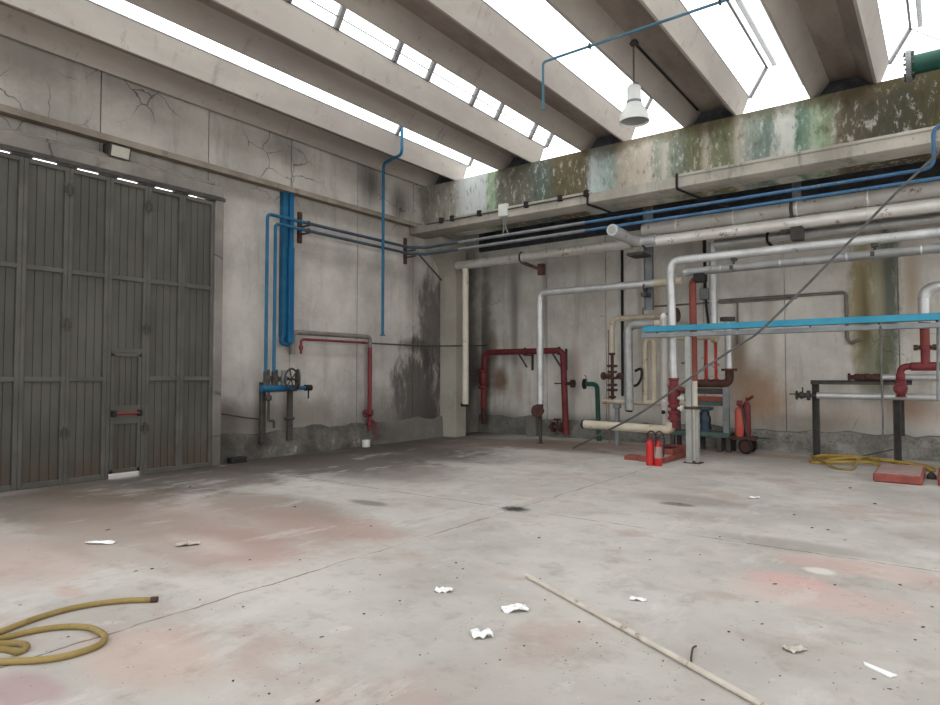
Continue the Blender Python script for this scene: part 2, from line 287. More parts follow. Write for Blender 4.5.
M['grit'] = simple('dirt', sc(58, 49, 43), sc(76, 66, 58), 20., .95)
M['leaf'] = simple('dry_leaf', sc(66, 56, 48), sc(88, 76, 64), 20., .9)
M['cable'] = simple('grey_wire', sc(84, 82, 80), sc(104, 102, 100), 5., .6)
def glass():
    m = bpy.data.materials.new('skylight_glass'); m.use_nodes = True; t = m.node_tree; t.nodes.clear()
    o = t.nodes.new('ShaderNodeOutputMaterial'); a = t.nodes.new('ShaderNodeBsdfTransparent'); b = t.nodes.new('ShaderNodeBsdfTranslucent'); x = t.nodes.new('ShaderNodeMixShader')
    g = t.nodes.new('ShaderNodeTexNoise'); g.inputs['Scale'].default_value = 1.5
    r = t.nodes.new('ShaderNodeMapRange'); t.links.new(g.outputs[0], r.inputs[0]); r.inputs[3].default_value = .08; r.inputs[4].default_value = .22
    a.inputs[0].default_value = (.96, .98, .98, 1); b.inputs[0].default_value = (.9, .92, .92, 1)
    t.links.new(r.outputs[0], x.inputs[0]); t.links.new(a.outputs[0], x.inputs[1]); t.links.new(b.outputs[0], x.inputs[2]); t.links.new(x.outputs[0], o.inputs[0])
    return m
M['glass'] = glass()
# ------------------------------------------------------------------ mesh builder
class B:
    def __init__(s): s.v = []; s.f = []
    def add(s, vs, fs):
        o = len(s.v); s.v += [Vector(v) for v in vs]; s.f += [tuple(i+o for i in f) for f in fs]; return s
    def box(s, a, b):
        x0, x1 = sorted((a[0], b[0])); y0, y1 = sorted((a[1], b[1])); z0, z1 = sorted((a[2], b[2]))
        return s.add([(x0, y0, z0), (x1, y0, z0), (x1, y1, z0), (x0, y1, z0), (x0, y0, z1), (x1, y0, z1), (x1, y1, z1), (x0, y1, z1)],
                     [(0, 3, 2, 1), (4, 5, 6, 7), (0, 1, 5, 4), (1, 2, 6, 5), (2, 3, 7, 6), (3, 0, 4, 7)])
    def bbox(s, a, b, bev=.01):                       # box with chamfered edges
        x0, x1 = sorted((a[0], b[0])); y0, y1 = sorted((a[1], b[1])); z0, z1 = sorted((a[2], b[2]))
        e = min(bev, (x1-x0)*.45, (y1-y0)*.45, (z1-z0)*.45)
        r = lambda q: [(x0+q, y0), (x1-q, y0), (x1, y0+q), (x1, y1-q), (x1-q, y1), (x0+q, y1), (x0, y1-q), (x0, y0+q)]
        def ring(z, inset): return [(min(max(px, x0+inset), x1-inset), min(max(py, y0+inset), y1-inset), z) for px, py in r(e)]
        vs = ring(z0, e) + ring(z0+e, 0) + ring(z1-e, 0) + ring(z1, e); fs = [tuple(range(7, -1, -1)), tuple(range(24, 32))]
        for k in range(3):
            for i in range(8): fs.append((k*8+i, k*8+(i+1) % 8, k*8+8+(i+1) % 8, k*8+8+i))
        return s.add(vs, fs)
    def prism(s, poly, axis, a, b):                   # poly in the two other axes, extruded along axis
        n = len(poly)
        def p(q, t): return {'x': (t, q[0], q[1]), 'y': (q[0], t, q[1]), 'z': (q[0], q[1], t)}[axis]
        return s.add([p(q, a) for q in poly] + [p(q, b) for q in poly], [tuple(range(n-1, -1, -1)), tuple(range(n, 2*n))] + [(i, (i+1) % n, n+(i+1) % n, n+i) for i in range(n)])
    def bar(s, p, q, w, h=None, up=(0, 0, 1)):
        h = h or w; p, q = Vector(p), Vector(q); d = (q-p).normalized(); u = Vector(up)
        if abs(d.dot(u)) > .95: u = Vector((0, 1, 0))
        a = d.cross(u).normalized()*w/2; b = a.cross(d).normalized()*h/2
        return s.add([p-a-b, p+a-b, p+a+b, p-a+b, q-a-b, q+a-b, q+a+b, q-a+b], [(0, 3, 2, 1), (4, 5, 6, 7), (0, 1, 5, 4), (1, 2, 6, 5), (2, 3, 7, 6), (3, 0, 4, 7)])
    def tube(s, pts, r, n=14, fillet=0., caps=True, hollow=False, rings=0., closed=False):
        pts = [Vector(p) for p in pts]
        if fillet > 0: pts = round_path(pts, fillet)
        m = len(pts); base = len(s.v); prev = None
        for i, p in enumerate(pts):
            if closed: t = (pts[(i+1) % m]-pts[i-1])
            else: t = (pts[min(i+1, m-1)]-pts[max(i-1, 0)])
            t.normalize()
            if prev is None: a = t.orthogonal().normalized()
            else:
                a = prev - t*prev.dot(t)
                a = a.normalized() if a.length > 1e-6 else t.orthogonal().normalized()
            prev = a; b = t.cross(a)
            rr = r[i] if isinstance(r, (list, tuple)) else r
            for k in range(n):
                w = 2*math.pi*k/n; s.v.append(p + a*math.cos(w)*rr + b*math.sin(w)*rr)
        for i in range(m if closed else m-1):
            j = (i+1) % m
            for k in range(n): s.f.append((base+i*n+k, base+i*n+(k+1) % n, base+j*n+(k+1) % n, base+j*n+k))
        if caps and not closed:
            s.f.append(tuple(base+k for k in range(n-1, -1, -1))); s.f.append(tuple(base+(m-1)*n+k for k in range(n)))
        if rings > 0:                                 # raised seams of the lagging
            rr = r if not isinstance(r, (list, tuple)) else r[0]; d = 0.; nxt = rings*.6
            for i in range(m-1):
                L = (pts[i+1]-pts[i]).length
                while nxt < d+L and L > .02:
                    c = pts[i].lerp(pts[i+1], (nxt-d)/L); t = (pts[i+1]-pts[i]).normalized()
                    s.tube([c-t*.014, c-t*.008, c+t*.008, c+t*.014], [rr*1.0, rr*1.045, rr*1.045, rr*1.0], n, caps=False); nxt += rings
                d += L
        return s
    def cyl(s, p, q, r, n=18): return s.tube([p, q], r, n)
    def lathe(s, c, axis, prof, n=20):                # prof: (distance along axis, radius)
        c = Vector(c); t = Vector(axis).normalized(); a = t.orthogonal().normalized(); b = t.cross(a); base = len(s.v); m = len(prof)
        for d, r in prof:
            for k in range(n):
                w = 2*math.pi*k/n; s.v.append(c + t*d + (a*math.cos(w)+b*math.sin(w))*max(r, 1e-4))
        for i in range(m-1):
            for k in range(n): s.f.append((base+i*n+k, base+i*n+(k+1) % n, base+(i+1)*n+(k+1) % n, base+(i+1)*n+k))
        s.f.append(tuple(base+k for k in range(n-1, -1, -1))); s.f.append(tuple(base+(m-1)*n+k for k in range(n)))
        return s
    def torus(s, c, axis, R, r, n=28, k=8):
        c = Vector(c); t = Vector(axis).normalized(); a = t.orthogonal().normalized(); b = t.cross(a)
        return s.tube([c + (a*math.cos(2*math.pi*i/n)+b*math.sin(2*math.pi*i/n))*R for i in range(n)], r, k, closed=True)
def round_path(pts, R, n=7):
    out = [pts[0]]
    for i in range(1, len(pts)-1):
        p, c, q = pts[i-1], pts[i], pts[i+1]; u = (p-c); w = (q-c)
        ang = u.angle(w) if u.length > 1e-6 and w.length > 1e-6 else math.pi
        if ang > math.pi-.02: out.append(c); continue
        d = min(R/math.tan(ang/2), u.length*.48, w.length*.48); a = c+u.normalized()*d; b = c+w.normalized()*d
        for k in range(n+1):
            s = k/n; out.append(a*(1-s)**2 + c*2*s*(1-s) + b*s*s)
    out.append(pts[-1]); return out
def spline(pts, n=8):
    pts = [Vector(p) for p in pts]; out = []; P = [pts[0]*2-pts[1]] + pts + [pts[-1]*2-pts[-2]]
    for i in range(1, len(P)-2):
        for k in range(n):
            t = k/n; a, b, c, d = P[i-1:i+3]
            out.append(((b*2) + (c-a)*t + (a*2-b*5+c*4-d)*t*t + (b*3-a-c*3+d)*t**3)*.5)
    out.append(pts[-1]); return out
WORLD = {}
def obj(name, b, mat, parent=None, origin=None, sharp=35):
    me = bpy.data.meshes.new(name)
    if parent is not None: o0 = WORLD[parent.name]
    elif origin is not None: o0 = Vector(origin)
    else:
        xs, ys, zs = [[v[i] for v in b.v] for i in range(3)]
        o0 = Vector(((min(xs)+max(xs))/2, (min(ys)+max(ys))/2, min(zs)))
    me.from_pydata([v-o0 for v in b.v], [], b.f); me.update()
    import bmesh
    q = bmesh.new(); q.from_mesh(me); bmesh.ops.recalc_face_normals(q, faces=q.faces); q.to_mesh(me); q.free()
    for p in me.polygons: p.use_smooth = True
    me.set_sharp_from_angle(angle=math.radians(sharp))
    ms = mat if isinstance(mat, list) else [mat]
    for m in ms: me.materials.append(M[m] if isinstance(m, str) else m)
    o = bpy.data.objects.new(name, me); COL.objects.link(o)
    if parent is None: o.location = o0
    else: o.parent = parent
    WORLD[o.name] = o0
    return o
def tag(o, label=None, cat=None, group=None, kind=None):
    for k, v in (('label', label), ('category', cat), ('group', group), ('kind', kind)):
        if v: o[k] = v
    return o
def thing(name, label, cat, loc, group=None):
    o = bpy.data.objects.new(name, None); COL.objects.link(o); o.location = loc; o.empty_display_size = .1
    WORLD[o.name] = Vector(loc); return tag(o, label, cat, group)
def struct(name, b, mat, parent=None, sharp=35):
    o = obj(name, b, mat, parent, sharp=sharp)
    if parent is None: o['kind'] = 'structure'
    return o
def stempty(name, loc):
    o = bpy.data.objects.new(name, None); COL.objects.link(o); o.location = loc; o['kind'] = 'structure'; WORLD[o.name] = Vector(loc); return o
def hline(Y, xa, ya, xb, yb, x_end=None):
    a, b = gy(xa, ya, Y), gy(xb, yb, Y); z = (a.z+b.z)/2
    return V(a.x, Y, z), V(b.x if x_end is None else x_end, Y, z)
XEND = 4.2
# ------------------------------------------------------------------ room shell
XR_, YB_ = 9.0, -10.0
struct('floor', B().add([(XL-.35, YB_, 0), (XR_, YB_, 0), (XR_, YW+.3, 0), (XL-.35, YW+.3, 0)], [(0, 1, 2, 3)]), 'floor')
struct('ground_outside', B().add([(XL-14, YB_-4, -.02), (XL-.35, YB_-4, -.02), (XL-.35, YW+4, -.02), (XL-14, YW+4, -.02)], [(0, 1, 2, 3)]), 'ground')
XG = XL+.30                                            # plane of the gate leaves
yg = gx(212, 330, XG).y; zg = (gx(210, 200, XG).z + gx(20, 153, XG).z)/2
joints = [lw(101, 100).y, lw(208, 190).y, lw(291, 200).y, lw(357, 330).y, lw(413, 280).y]
step = (joints[2]-joints[0])/2
ys = [joints[0]-step*k for k in range(7, 0, -1)] + joints[:2] + joints[2:] + [YW]
ys = [max(y, YB_) for y in ys]
wl = B(); TH = .28; zt_l = 6.60
for a, b in zip(ys[:-1], ys[1:]):
    if b-a < .05: continue
    z0 = 0
    if b <= yg+.3:
        z0 = zg+.30
        if b > yg+.03: wl.box((XL-TH, yg+.01, 0), (XL, b-.009, zg+.31))
    elif a < yg: wl.box((XL-TH, a+.01, zg+.30), (XL, yg+.02, zt_l)); a = yg+.01
    wl.box((XL-TH, a+.009, z0), (XL, b-.009, zt_l))
wl.box((XL-TH-.02, YB_, zg+.30), (XL-TH+.16, yg, zt_l)); wl.box((XL-TH-.02, yg+.02, 0), (XL-TH+.16, YW+.2, zt_l))
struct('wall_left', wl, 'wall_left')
# portal frame of the gate
pf = B(); px_ = XL+.345
pf.bbox((XL-.1, yg+.01, 0), (px_, gx(223, 300, px_).y, zg+.06), .015)
pf.box((XL-.1, yg+.012, zg+.05), (XL+.22, gx(223, 300, px_).y-.002, zg+.30))
pf.box((XL-.1, -9.5, zg+.30), (XL+.25, yg+.05, zg+.34))
pf.bbox((XL+.22, -9.5, zg+.06), (px_, gx(223, 300, px_).y, gx(222, 187, px_).z), .015)
struct('trim_1', pf, 'portal')
# ledge along the left wall
zl = (gx(0, 102, XL+.28).z + gx(240, 171, XL+.28).z + gx(419, 225, XL+.28).z)/3
struct('trim_2', B().prism([(XL-.02, zl+.02), (XL+.28, zl), (XL+.28, zl-.10), (XL+.22, zl-.10), (XL-.02, zl-.06)], 'y', YB_, YF-.05), 'ledge_beige')
# lower back wall in panels
bj = [XL-.02] + [bw(p, 330).x for p in (547, 606, 704, 785, 899)]
bj += [bj[-1]+1.9*k for k in range(1, 6)]; bj = [x for x in bj if x < XR_] + [XR_]
wb = B()
for a, b in zip(bj[:-1], bj[1:]): wb.box((a+.008, YW, 0), (b-.008, YW+.2, 5.75))
wb.box((XL-.25, YW+.05, 0), (XR_, YW+.3, 5.9))
struct('wall_back', wb, 'wall_back')
struct('shaded_recess_lining', B().box((XL, YW-.12, 5.15), (XR_, YW+.02, 5.9)).box((XL, YF+.4, 5.75), (XR_, YW+.3, 5.95)), 'recess_shade')  # wall strip and recess roof, their shade put into the colour
# upper back wall (beam carrying the roof elements) and its projecting ledge
struct('wall_back_upper', B().box((XL, YF, 5.10), (XR_, YF+.4, ZB)), 'moss')
FY = 11.85
zt = (gy(525, 205.3, FY).z + gy(750, 165.3, FY).z + gy(931, 128.3, FY).z)/3
zb = (gy(528, 215.5, FY).z + gy(750, 174.9, FY).z + gy(931, 142.6, FY).z)/3
struct('trim_4', B().prism([(YF+.02, zt+.03), (FY, zt), (FY, zb+.02), (FY+.03, zb), (YF+.02, zb)], 'x', XL, XR_), 'moss_ledge')
# pale conduit strip lying on the ledge
struct('trim_5', B().bbox((gy(591, 190, FY).x, FY-.03, zt-.01), (gy(452, 219, FY).x, FY+.05, zt+.04)).bbox((gy(679, 178, FY).x, FY-.03, zt-.01), (XR_, FY+.05, zt+.045)), 'moss_ledge')
def fill_window_wall(name, horiz, at, lo, hi, n0):  # walls out of view; the windows are added for frontal light
    b = B(); bx = (lambda a, c, z0, z1: b.box((a, at-.1, z0), (c, at+.1, z1))) if horiz else (lambda a, c, z0, z1: b.box((at-.1, a, z0), (at+.1, c, z1)))
    bx(lo, hi, 0, 1.1); bx(lo, hi, 6.1, 6.95); n = 5; st = (hi-lo)/n
    for k in range(n+1): bx(max(lo, lo+st*k-.25), min(hi, lo+st*k+.25), 1.1, 6.1)
    struct(name, b, 'plain')
    for k in range(n):
        a, c = lo+st*k+.25, lo+st*(k+1)-.25
        P = (lambda u, d, z: (u, at+d, z)) if horiz else (lambda u, d, z: (at+d, u, z))
        w = stempty('window_%d' % (n0+k), P((a+c)/2, 0, 1.1)); f = B()  # unseen window, added to brighten the walls in view
        for u in (a+.03, (2*a+c)/3, (a+2*c)/3, c-.03): f.bar(P(u, 0, 1.1), P(u, 0, 6.1), .06)
        for z in (1.13, 2.8, 4.45, 6.07): f.bar(P(a, 0, z), P(c, 0, z), .06)
        obj('window_frame', f, 'frame', w)
        obj('pane', B().add([P(a, 0, 1.1), P(c, 0, 1.1), P(c, 0, 6.1), P(a, 0, 6.1)], [(0, 1, 2, 3)]), 'glass', w)
    L = bpy.data.lights.new('sky_portal', 'AREA'); L.shape = 'RECTANGLE'; L.size = hi-lo; L.size_y = 5.0; L.cycles.is_portal = True
    o = bpy.data.objects.new('sky_portal', L); COL.objects.link(o)
    o.location = ((lo+hi)/2, at+.14, 3.6) if horiz else (at-.14, (lo+hi)/2, 3.6)
    o.rotation_euler = (math.pi/2, 0, 0) if horiz else (math.pi/2, 0, -math.pi/2)
    if horiz: o.rotation_euler = (math.pi/2, 0, math.pi)
    else: o.rotation_euler = (math.pi/2, 0, math.pi/2)
fill_window_wall('wall_right', False, XR_, YB_, YW, 9)  # out of view, windows added to light the left wall
fill_window_wall('wall_rear', True, YB_, XL, XR_, 14)  # out of view, windows added to light the back wall
struct('ground_outside', B().add([(XL-.35, YB_-14, -.02), (XR_+14, YB_-14, -.02), (XR_+14, YB_, -.02), (XL-.35, YB_, -.02)], [(0, 1, 2, 3)]).add([(XR_, YB_, -.02), (XR_+14, YB_, -.02), (XR_+14, YW+2, -.02), (XR_, YW+2, -.02)], [(0, 1, 2, 3)]), 'ground')
# kerbs
def kerb(name, path_len, place, h, d, mat):
    b = B(); n = int(path_len/.22)
    prof = [(0, 0), (1, 0), (.96, .55), (.8, .95), (.45, 1.), (0, 1.)]
    rings = []
    for i in range(n+1):
        s = path_len*i/n; j = 1+random.uniform(-.10, .10); w = 1+random.uniform(-.12, .12)
        rings.append([place(s, u*d*w, v*h*j) for u, v in prof])
    vs = [p for r in rings for p in r]; k = len(prof)
    fs = [(i*k+a, i*k+(a+1) % k, (i+1)*k+(a+1) % k, (i+1)*k+a) for i in range(n) for a in range(k)] + [tuple(range(k)), tuple(range(n*k, n*k+k))]
    b.add(vs, fs); return struct(name, b, mat, sharp=50)
kerb('baseboard_left', 13.05-yg-.28, lambda s, u, v: (XL+u, yg+.28+s, v), .52, .12, 'curb_dark')
kerb('baseboard_back', XR_-XL, lambda s, u, v: (XL+s, YW-u, v), .46, .16, 'curb')
# corner pillar with corbel
pr = XL+.54
pl = B().bbox((XL, 13.07, 0), (pr, 13.5, zb+.0), .012)
pl.prism([(13.08, zb-.95), (13.0, zb-.72), (12.85, zb-.52), (12.65, zb-.38), (12.5, zb-.34), (12.45, zb-.30), (12.45, zb), (13.08, zb)], 'x', XL, pr)
struct('pillar', pl, 'pillar')
# ------------------------------------------------------------------ roof elements and skylights
XRS = [-9.69+2.205*k for k in range(9)]; W_ = .95
YS, YE = YB_-.2, YF+.33
for i, xr in enumerate(XRS):
    xl = xr-W_+(.05 if i == 1 else 0)
    prof = [(xl-.18, ZB+.41), (xl-.015, ZB), (xl+.015, ZB), (xl+.26, ZS), (xr-.26, ZS), (xr-.02, ZB), (xr+.02, ZB), (xr+.18, ZB+.405), (xr+.175, ZB+.412), (xr+.0, ZB+.5), (xl-.0, ZB+.5), (xl-.175, ZB+.415)]
    b = B(); n = len(prof)
    yy = [YS, YE-.22, YE-.04]
    vs = []
    for k, y in enumerate(yy):
        for (x, z) in prof: vs.append((x, y, z))
    fs = []
    for k in range(2):
        for a in range(n): fs.append((k*n+a, k*n+(a+1) % n, (k+1)*n+(a+1) % n, (k+1)*n+a))
    fs += [tuple(range(n)), tuple(range(2*n, 3*n))]
    b.add(vs, fs)
    b.prism([(xl+.03, ZB+.01), (xr-.03, ZB+.01), (xr-.25, ZS+.02), (xl+.25, ZS+.02)], 'y', YF+.24, YE)  # end closure, painted dark as the shade in the recess
    o = struct('ceiling' if i == 0 else 'ceiling.%03d' % i, b, ['roof', 'soffit', 'recess_shade'])
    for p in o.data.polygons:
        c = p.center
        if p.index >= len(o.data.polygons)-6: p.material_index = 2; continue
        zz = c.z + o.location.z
        if abs(zz-ZS) < .01 or (p.normal.x < -.3 and p.normal.z < -.2 and c.x+o.location.x > xr-.4): p.material_index = 1  # soffit and left-facing inner faces take the painted-in shade
struct('trim_6', B().box((XL-.3, YS, ZB+.17), (XL+.1, YE, ZB+.5)), 'roof')
gaps = [(XRS[i]+.18, XRS[i+1]-W_-.18) for i in range(8)]
ZC = ZB+.415
for i, (a, b_) in enumerate(gaps):
    w = stempty('window_%d' % (i+1), ((a+b_)/2, 0, ZC))
    RX, RZ = a+.30, ZC+.50; ye = gx(750, 98, gaps[3][0]).y
    fr = B()
    yy0, yy1 = YS, ye
    fr.box((a-.05, yy0, ZC-.02), (a-.0, yy1, ZC+.004)); fr.box((b_+.0, yy0, ZC-.02), (b_+.05, yy1, ZC+.004))
    fr.bar((RX, yy0, RZ), (RX, yy1, RZ), .035)
    if i in (3, 4, 5): fr.box((RX+.10, yy0, RZ-.02), (RX+.17, yy1, RZ+.03))
    bars = [ye]
    if i == 0: bars += [gx(397, 131, a).y, gx(397, 131, a).y-6.5]
    elif i == 1: bars += [gx(p, q, a).y for p, q in ((288, 2), (336, 28), (394, 63), (427, 82), (471, 106), (496, 121), (530, 143))] + [gx(288, 2, a).y-1.6*k for k in (1, 2, 3)]
    elif i == 2: bars += []
    else: bars += []
    for y in bars:
        if y < YS: continue
        fr.bar((a, y, ZC), (RX, y, RZ), .075 if i == 1 else .06)
        fr.bar((RX, y, RZ), (b_, y, ZC), .012)
    if i == 1:
        fr.bar((a+.08, YS, ZC+.14), (a+.08, ye, ZC+.14), .014)
    obj('window_frame', fr, 'frame', w)
    g = B(); g.add([(a, YS, ZC), (a, ye, ZC), (RX, ye, RZ), (RX, YS, RZ)], [(0, 1, 2, 3)]); g.add([(RX, YS, RZ), (RX, ye, RZ), (b_, ye, ZC), (b_, YS, ZC)], [(0, 1, 2, 3)])
    g.add([(a, ye, ZC), (RX, ye, RZ), (b_, ye, ZC)], [(0, 1, 2)]); g.add([(a, ye, ZC), (b_, ye, ZC), (b_, YE, ZC), (a, YE, ZC)], [(0, 1, 2, 3)])
    obj('pane', g, 'glass', w)
    L = bpy.data.lights.new('sky_portal', 'AREA'); L.shape = 'RECTANGLE'; L.size = b_-a; L.size_y = YE-YS; L.cycles.is_portal = True
    lo = bpy.data.objects.new('sky_portal', L); COL.objects.link(lo); lo.location = ((a+b_)/2, (YS+YE)/2, ZC-.01)
# ------------------------------------------------------------------ gate (folding leaves)
G = stempty('door_1', (XG, yg-4, 0))
edges = [gx(p, 270, XG).y for p in (21, 67, 108, 146.5, 181)] + [yg]
st_ = (edges[-1]-edges[0])/5
edges = [edges[0]-st_*k for k in (5, 4, 3, 2, 1)] + edges
r1 = (gx(20, 267, XG).z + gx(205, 287, XG).z)/2; r2 = (gx(10, 380, XG).z + gx(200, 378, XG).z)/2
wz = gx(128, 353, XG).z                                # top of the wicket door
zt_g = zg-.034
for i, (a, b_) in enumerate(zip(edges[:-1], edges[1:])):
    wick = abs(a-edges[7]) < .01
    f = B(); x0, x1 = XG-.03, XG+.03; fw = .058; zb0 = .003
    f.bbox((x0, a+.001, zb0), (x1, a+fw, zt_g), .006); f.bbox((x0, b_-fw, zb0), (x1, b_-.001, zt_g), .006)
    f.bbox((x0, a+fw, zt_g-.07), (x1, b_-fw, zt_g), .006)
    for z in ([r1, r2] if not wick else [r1]): f.bbox((x0, a+fw, z-.035), (x1, b_-fw, z+.035), .006)
    if wick: f.bbox((x0, a+fw, wz), (x1, b_-fw, wz+.07), .006)
    else: f.bbox((x0, a+fw, zb0), (x1, b_-fw, zb0+.08), .006)
    lf = obj('gate_leaf', f, 'gate_dark', G)
    def sheet(y0, y1, z0, z1, xs):
        s = B(); n = 4; w = (y1-y0)/n; poly = []
        for k in range(n):
            c = y0+k*w
            poly += [(c, xs), (c+w*.86, xs), (c+w*.90, xs-.012), (c+w*.95, xs-.012)]
        poly.append((y1, xs)); m = len(poly); vs = [(x, y, z0) for y, x in poly] + [(x, y, z1) for y, x in poly]
        return s.add(vs, [(j, j+1, m+j+1, m+j) for j in range(m-1)])
    obj('sheet_panel', sheet(a+fw, b_-fw, wz+.07 if wick else zb0+.02, zt_g-.02, XG), 'gate', lf, sharp=20)
    if i > 0 and i % 2 == 0:
        for z in (.75, gx(67, 325, XG).z, gx(67, 190, XG).z):
            h = B().cyl((XG+.045, a, z-.09), (XG+.045, a, z+.09), .025, 10).box((XG+.02, a-.07, z-.05), (XG+.04, a+.07, z+.05)); obj('hinge', h, 'dark_metal', lf)
    if wick:
        ya, yb = a+fw+.008, b_-fw-.008; zd = .075
        wd = B(); wd.bbox((x0, ya, zd), (x1, ya+.05, wz-.01), .005); wd.bbox((x0, yb-.05, zd), (x1, yb, wz-.01), .005); wd.bbox((x0, ya, wz-.06), (x1, yb, wz-.0), .005); wd.bbox((x0, ya, zd), (x1, yb, zd+.06), .005)
        zp = gx(128, 413, XG).z; wd.bbox((x0+.01, ya, zp-.17), (x1-.005, yb, zp+.12), .005)
        w = obj('wicket_door', wd, 'gate_dark', G)
        obj('door_sheet', sheet(ya+.05, yb-.05, zd+.02, wz-.03, XG), 'gate', w, sharp=20)
        pb = obj('push_bar', B().tube([(x1+.06, ya+.04, zp), (x1+.06, yb-.04, zp)], .024, 12), 'red', w)
        obj('bar_mount', B().bbox((x1-.01, ya+.005, zp-.05), (x1+.085, ya+.06, zp+.05)).bbox((x1-.01, yb-.06, zp-.05), (x1+.085, yb-.005, zp+.05)), 'black', w)
tk = B().bbox((XG-.05, -9.4, zg+.0), (XG+.06, yg+.2, zg+.06), .006)
for e_ in edges: tk.box((XG-.03, e_-.16, zg-.03), (XG+.04, e_+.10, zg+.01))
struct('gate_track', tk, 'dark_metal')
# ------------------------------------------------------------------ left wall fittings
# floodlight
c = lw(111, 154); c = V(XL+.14, c.y, c.z)
fl = thing('floodlight', 'small grey floodlight mounted on the wall above the gate', 'floodlight', (XL, c.y, c.z-.12))
obj('housing', B().add([(XL+.06, c.y-.15, c.z-.02), (XL+.06, c.y+.15, c.z-.02), (XL+.06, c.y+.15, c.z+.10), (XL+.06, c.y-.15, c.z+.10), (XL+.30, c.y-.16, c.z-.14), (XL+.30, c.y+.16, c.z-.14), (XL+.34, c.y+.16, c.z+.06), (XL+.34, c.y-.16, c.z+.06)],
    [(0, 3, 2, 1), (4, 5, 6, 7), (0, 1, 5, 4), (1, 2, 6, 5), (2, 3, 7, 6), (3, 0, 4, 7)]), 'dark_metal', fl)
obj('lens', B().add([(XL+.312, c.y-.135, c.z-.12), (XL+.312, c.y+.135, c.z-.12), (XL+.348, c.y+.135, c.z+.04), (XL+.348, c.y-.135, c.z+.04), (XL+.302, c.y-.135, c.z-.12), (XL+.302, c.y+.135, c.z-.12), (XL+.335, c.y+.135, c.z+.04), (XL+.335, c.y-.135, c.z+.04)],
    [(0, 1, 2, 3), (7, 6, 5, 4), (0, 4, 5, 1), (1, 5, 6, 2), (2, 6, 7, 3), (3, 7, 4, 0)]), 'glass_lens', fl)
obj('bracket', B().box((XL, c.y-.05, c.z-.02), (XL+.07, c.y+.05, c.z+.22)), 'dark_metal', fl)
# blue duct
XD = XL+.16
a = gx(279.5, 190, XD); b_ = gx(292.5, 345, XD); d0, d1 = gx(279.8, 190, XL).y, gx(292.5, 330, XD).y; zdt = gx(286, 190, XD).z; zdb = gx(286, 343, XD).z
du = thing('cable_duct', 'tall bright blue sheet-metal duct fixed upright on the left wall', 'duct', (XL, (d0+d1)/2, zdb))
mid = d0+(d1-d0)*.56
obj('duct_channel', B().bbox((XL, d0, zdb+.12), (XD-.03, mid, zdt), .008), 'blue', du)
obj('duct_cover', B().bbox((XL, mid, zdb), (XD+.03, d1, zdt-.0), .015).bbox((XL, mid-.03, zdb), (XD+.05, mid+.10, gx(290, 247, XD).z), .01), 'blue_duct', du)
obj('duct_foot', B().tube([(XL+.1, mid-.12, zdb+.14), (XL+.1, mid-.12, zdb), (XL+.1, d1-.04, zdb-.02)], .05, 10, .08), 'blue', du)
# twin blue pipes: down to the manifold, along the left wall, round the corner, along the back beam
XP, YP = XL+.30, 11.75
zman = gx(280, 389, XP).z
def twin(pv, pyt, pyend, name, label, right):
    e = gx(pv, pyt, XP); f = gx(406, pyend, XP); z = (e.z+f.z)/2
    ybot = gx(pv, 375, XP); pa, pb = hline(YP, *right[:4])
    z2 = pa.z
    t = thing(name, label, 'pipe', (XP, e.y, zman+.1), 'pair of long blue pipes')
    run = [V(XP, e.y, zman+.28), V(XP, e.y, z), V(XP, YP-.55, z), V(XP+.0, YP-.30, (z+z2)/2), V(XP+.35, YP, z2), V(-9.1, YP, z2)]
    xm1 = gy(585, 222, YP).x
    obj('wall_run', B().tube([run[0], run[1], V(XP, lw(294, 230).y, z)], .033, 12, .10), 'blue', t)
    obj('corner_run', B().tube([V(XP, lw(294, 230).y, z)]+run[2:], .034, 12, .12), 'blue_dark', t)
    xe = right[4]
    if xe is None:
        q = gy(934, 166, YP); x3 = q.x; zt3 = gy(934, 126, YP).z
        obj('beam_run', B().tube([V(xm1, YP, z2), V(x3, YP, z2), V(x3, YP, zt3), V(XEND, YP, zt3)], .028, 12, .16), 'blue_pipe', t)
    else: obj('beam_run', B().tube([V(xm1, YP, z2), V(xe, YP, z2)], .028, 12), 'blue_pipe', t)
    obj('bare_run', B().tube([V(-9.1, YP, z2), V(xm1, YP, z2)], .034, 12), 'steel_grey', t)
    obj('union', B().cyl((XP, e.y, zman+.05), (XP, e.y, zman+.34), .045, 10), 'dark_metal', t)
    return e.y, z, z2
up = twin(267.5, 214.5, 246, 'blue_pipe', 'upper blue pipe of the pair running from the valve manifold to the right corner hook', (610, 219.5, 905, 171.5, None))
lo_ = twin(275.5, 224.5, 252, 'blue_pipe', 'lower blue pipe of the pair, straight along the back beam above the silver pipes', (610, 227.5, 900, 183, XEND))
def wall_bracket(px, y0, y1, label):
    p = gx(px, (y0+y1)/2, XL+.05); za, zb_ = gx(px, y1, XL+.05).z, gx(px, y0, XL+.05).z
    t = thing('pipe_bracket', label, 'bracket', (XL, p.y, za), 'wall brackets of the blue pipes')
    obj('wall_plate', B().bbox((XL, p.y-.05, za), (XL+.05, p.y+.05, zb_), .006), 'rust', t)
    zs = sorted((up[1], lo_[1]))
    for z in zs: obj('clamp', B().box((XL+.04, p.y-.03, z-.055), (XL+.36, p.y+.03, z-.035)).torus((XP, p.y, z), (0, 1, 0), .045, .012, 16, 6), 'dark_metal', t)
wall_bracket(300.5, 212, 243, 'rusty wall bracket holding the twin blue pipes just right of the blue duct')
wall_bracket(406, 238, 264, 'rusty wall bracket holding the twin blue pipes beside the corner pillar')
cb = B().tube([(XL+.14, lw(413, 250).y, lw(413, 253).z), (XL+.16, lw(437, 280).y, lw(438, 281).z)], .02, 8)
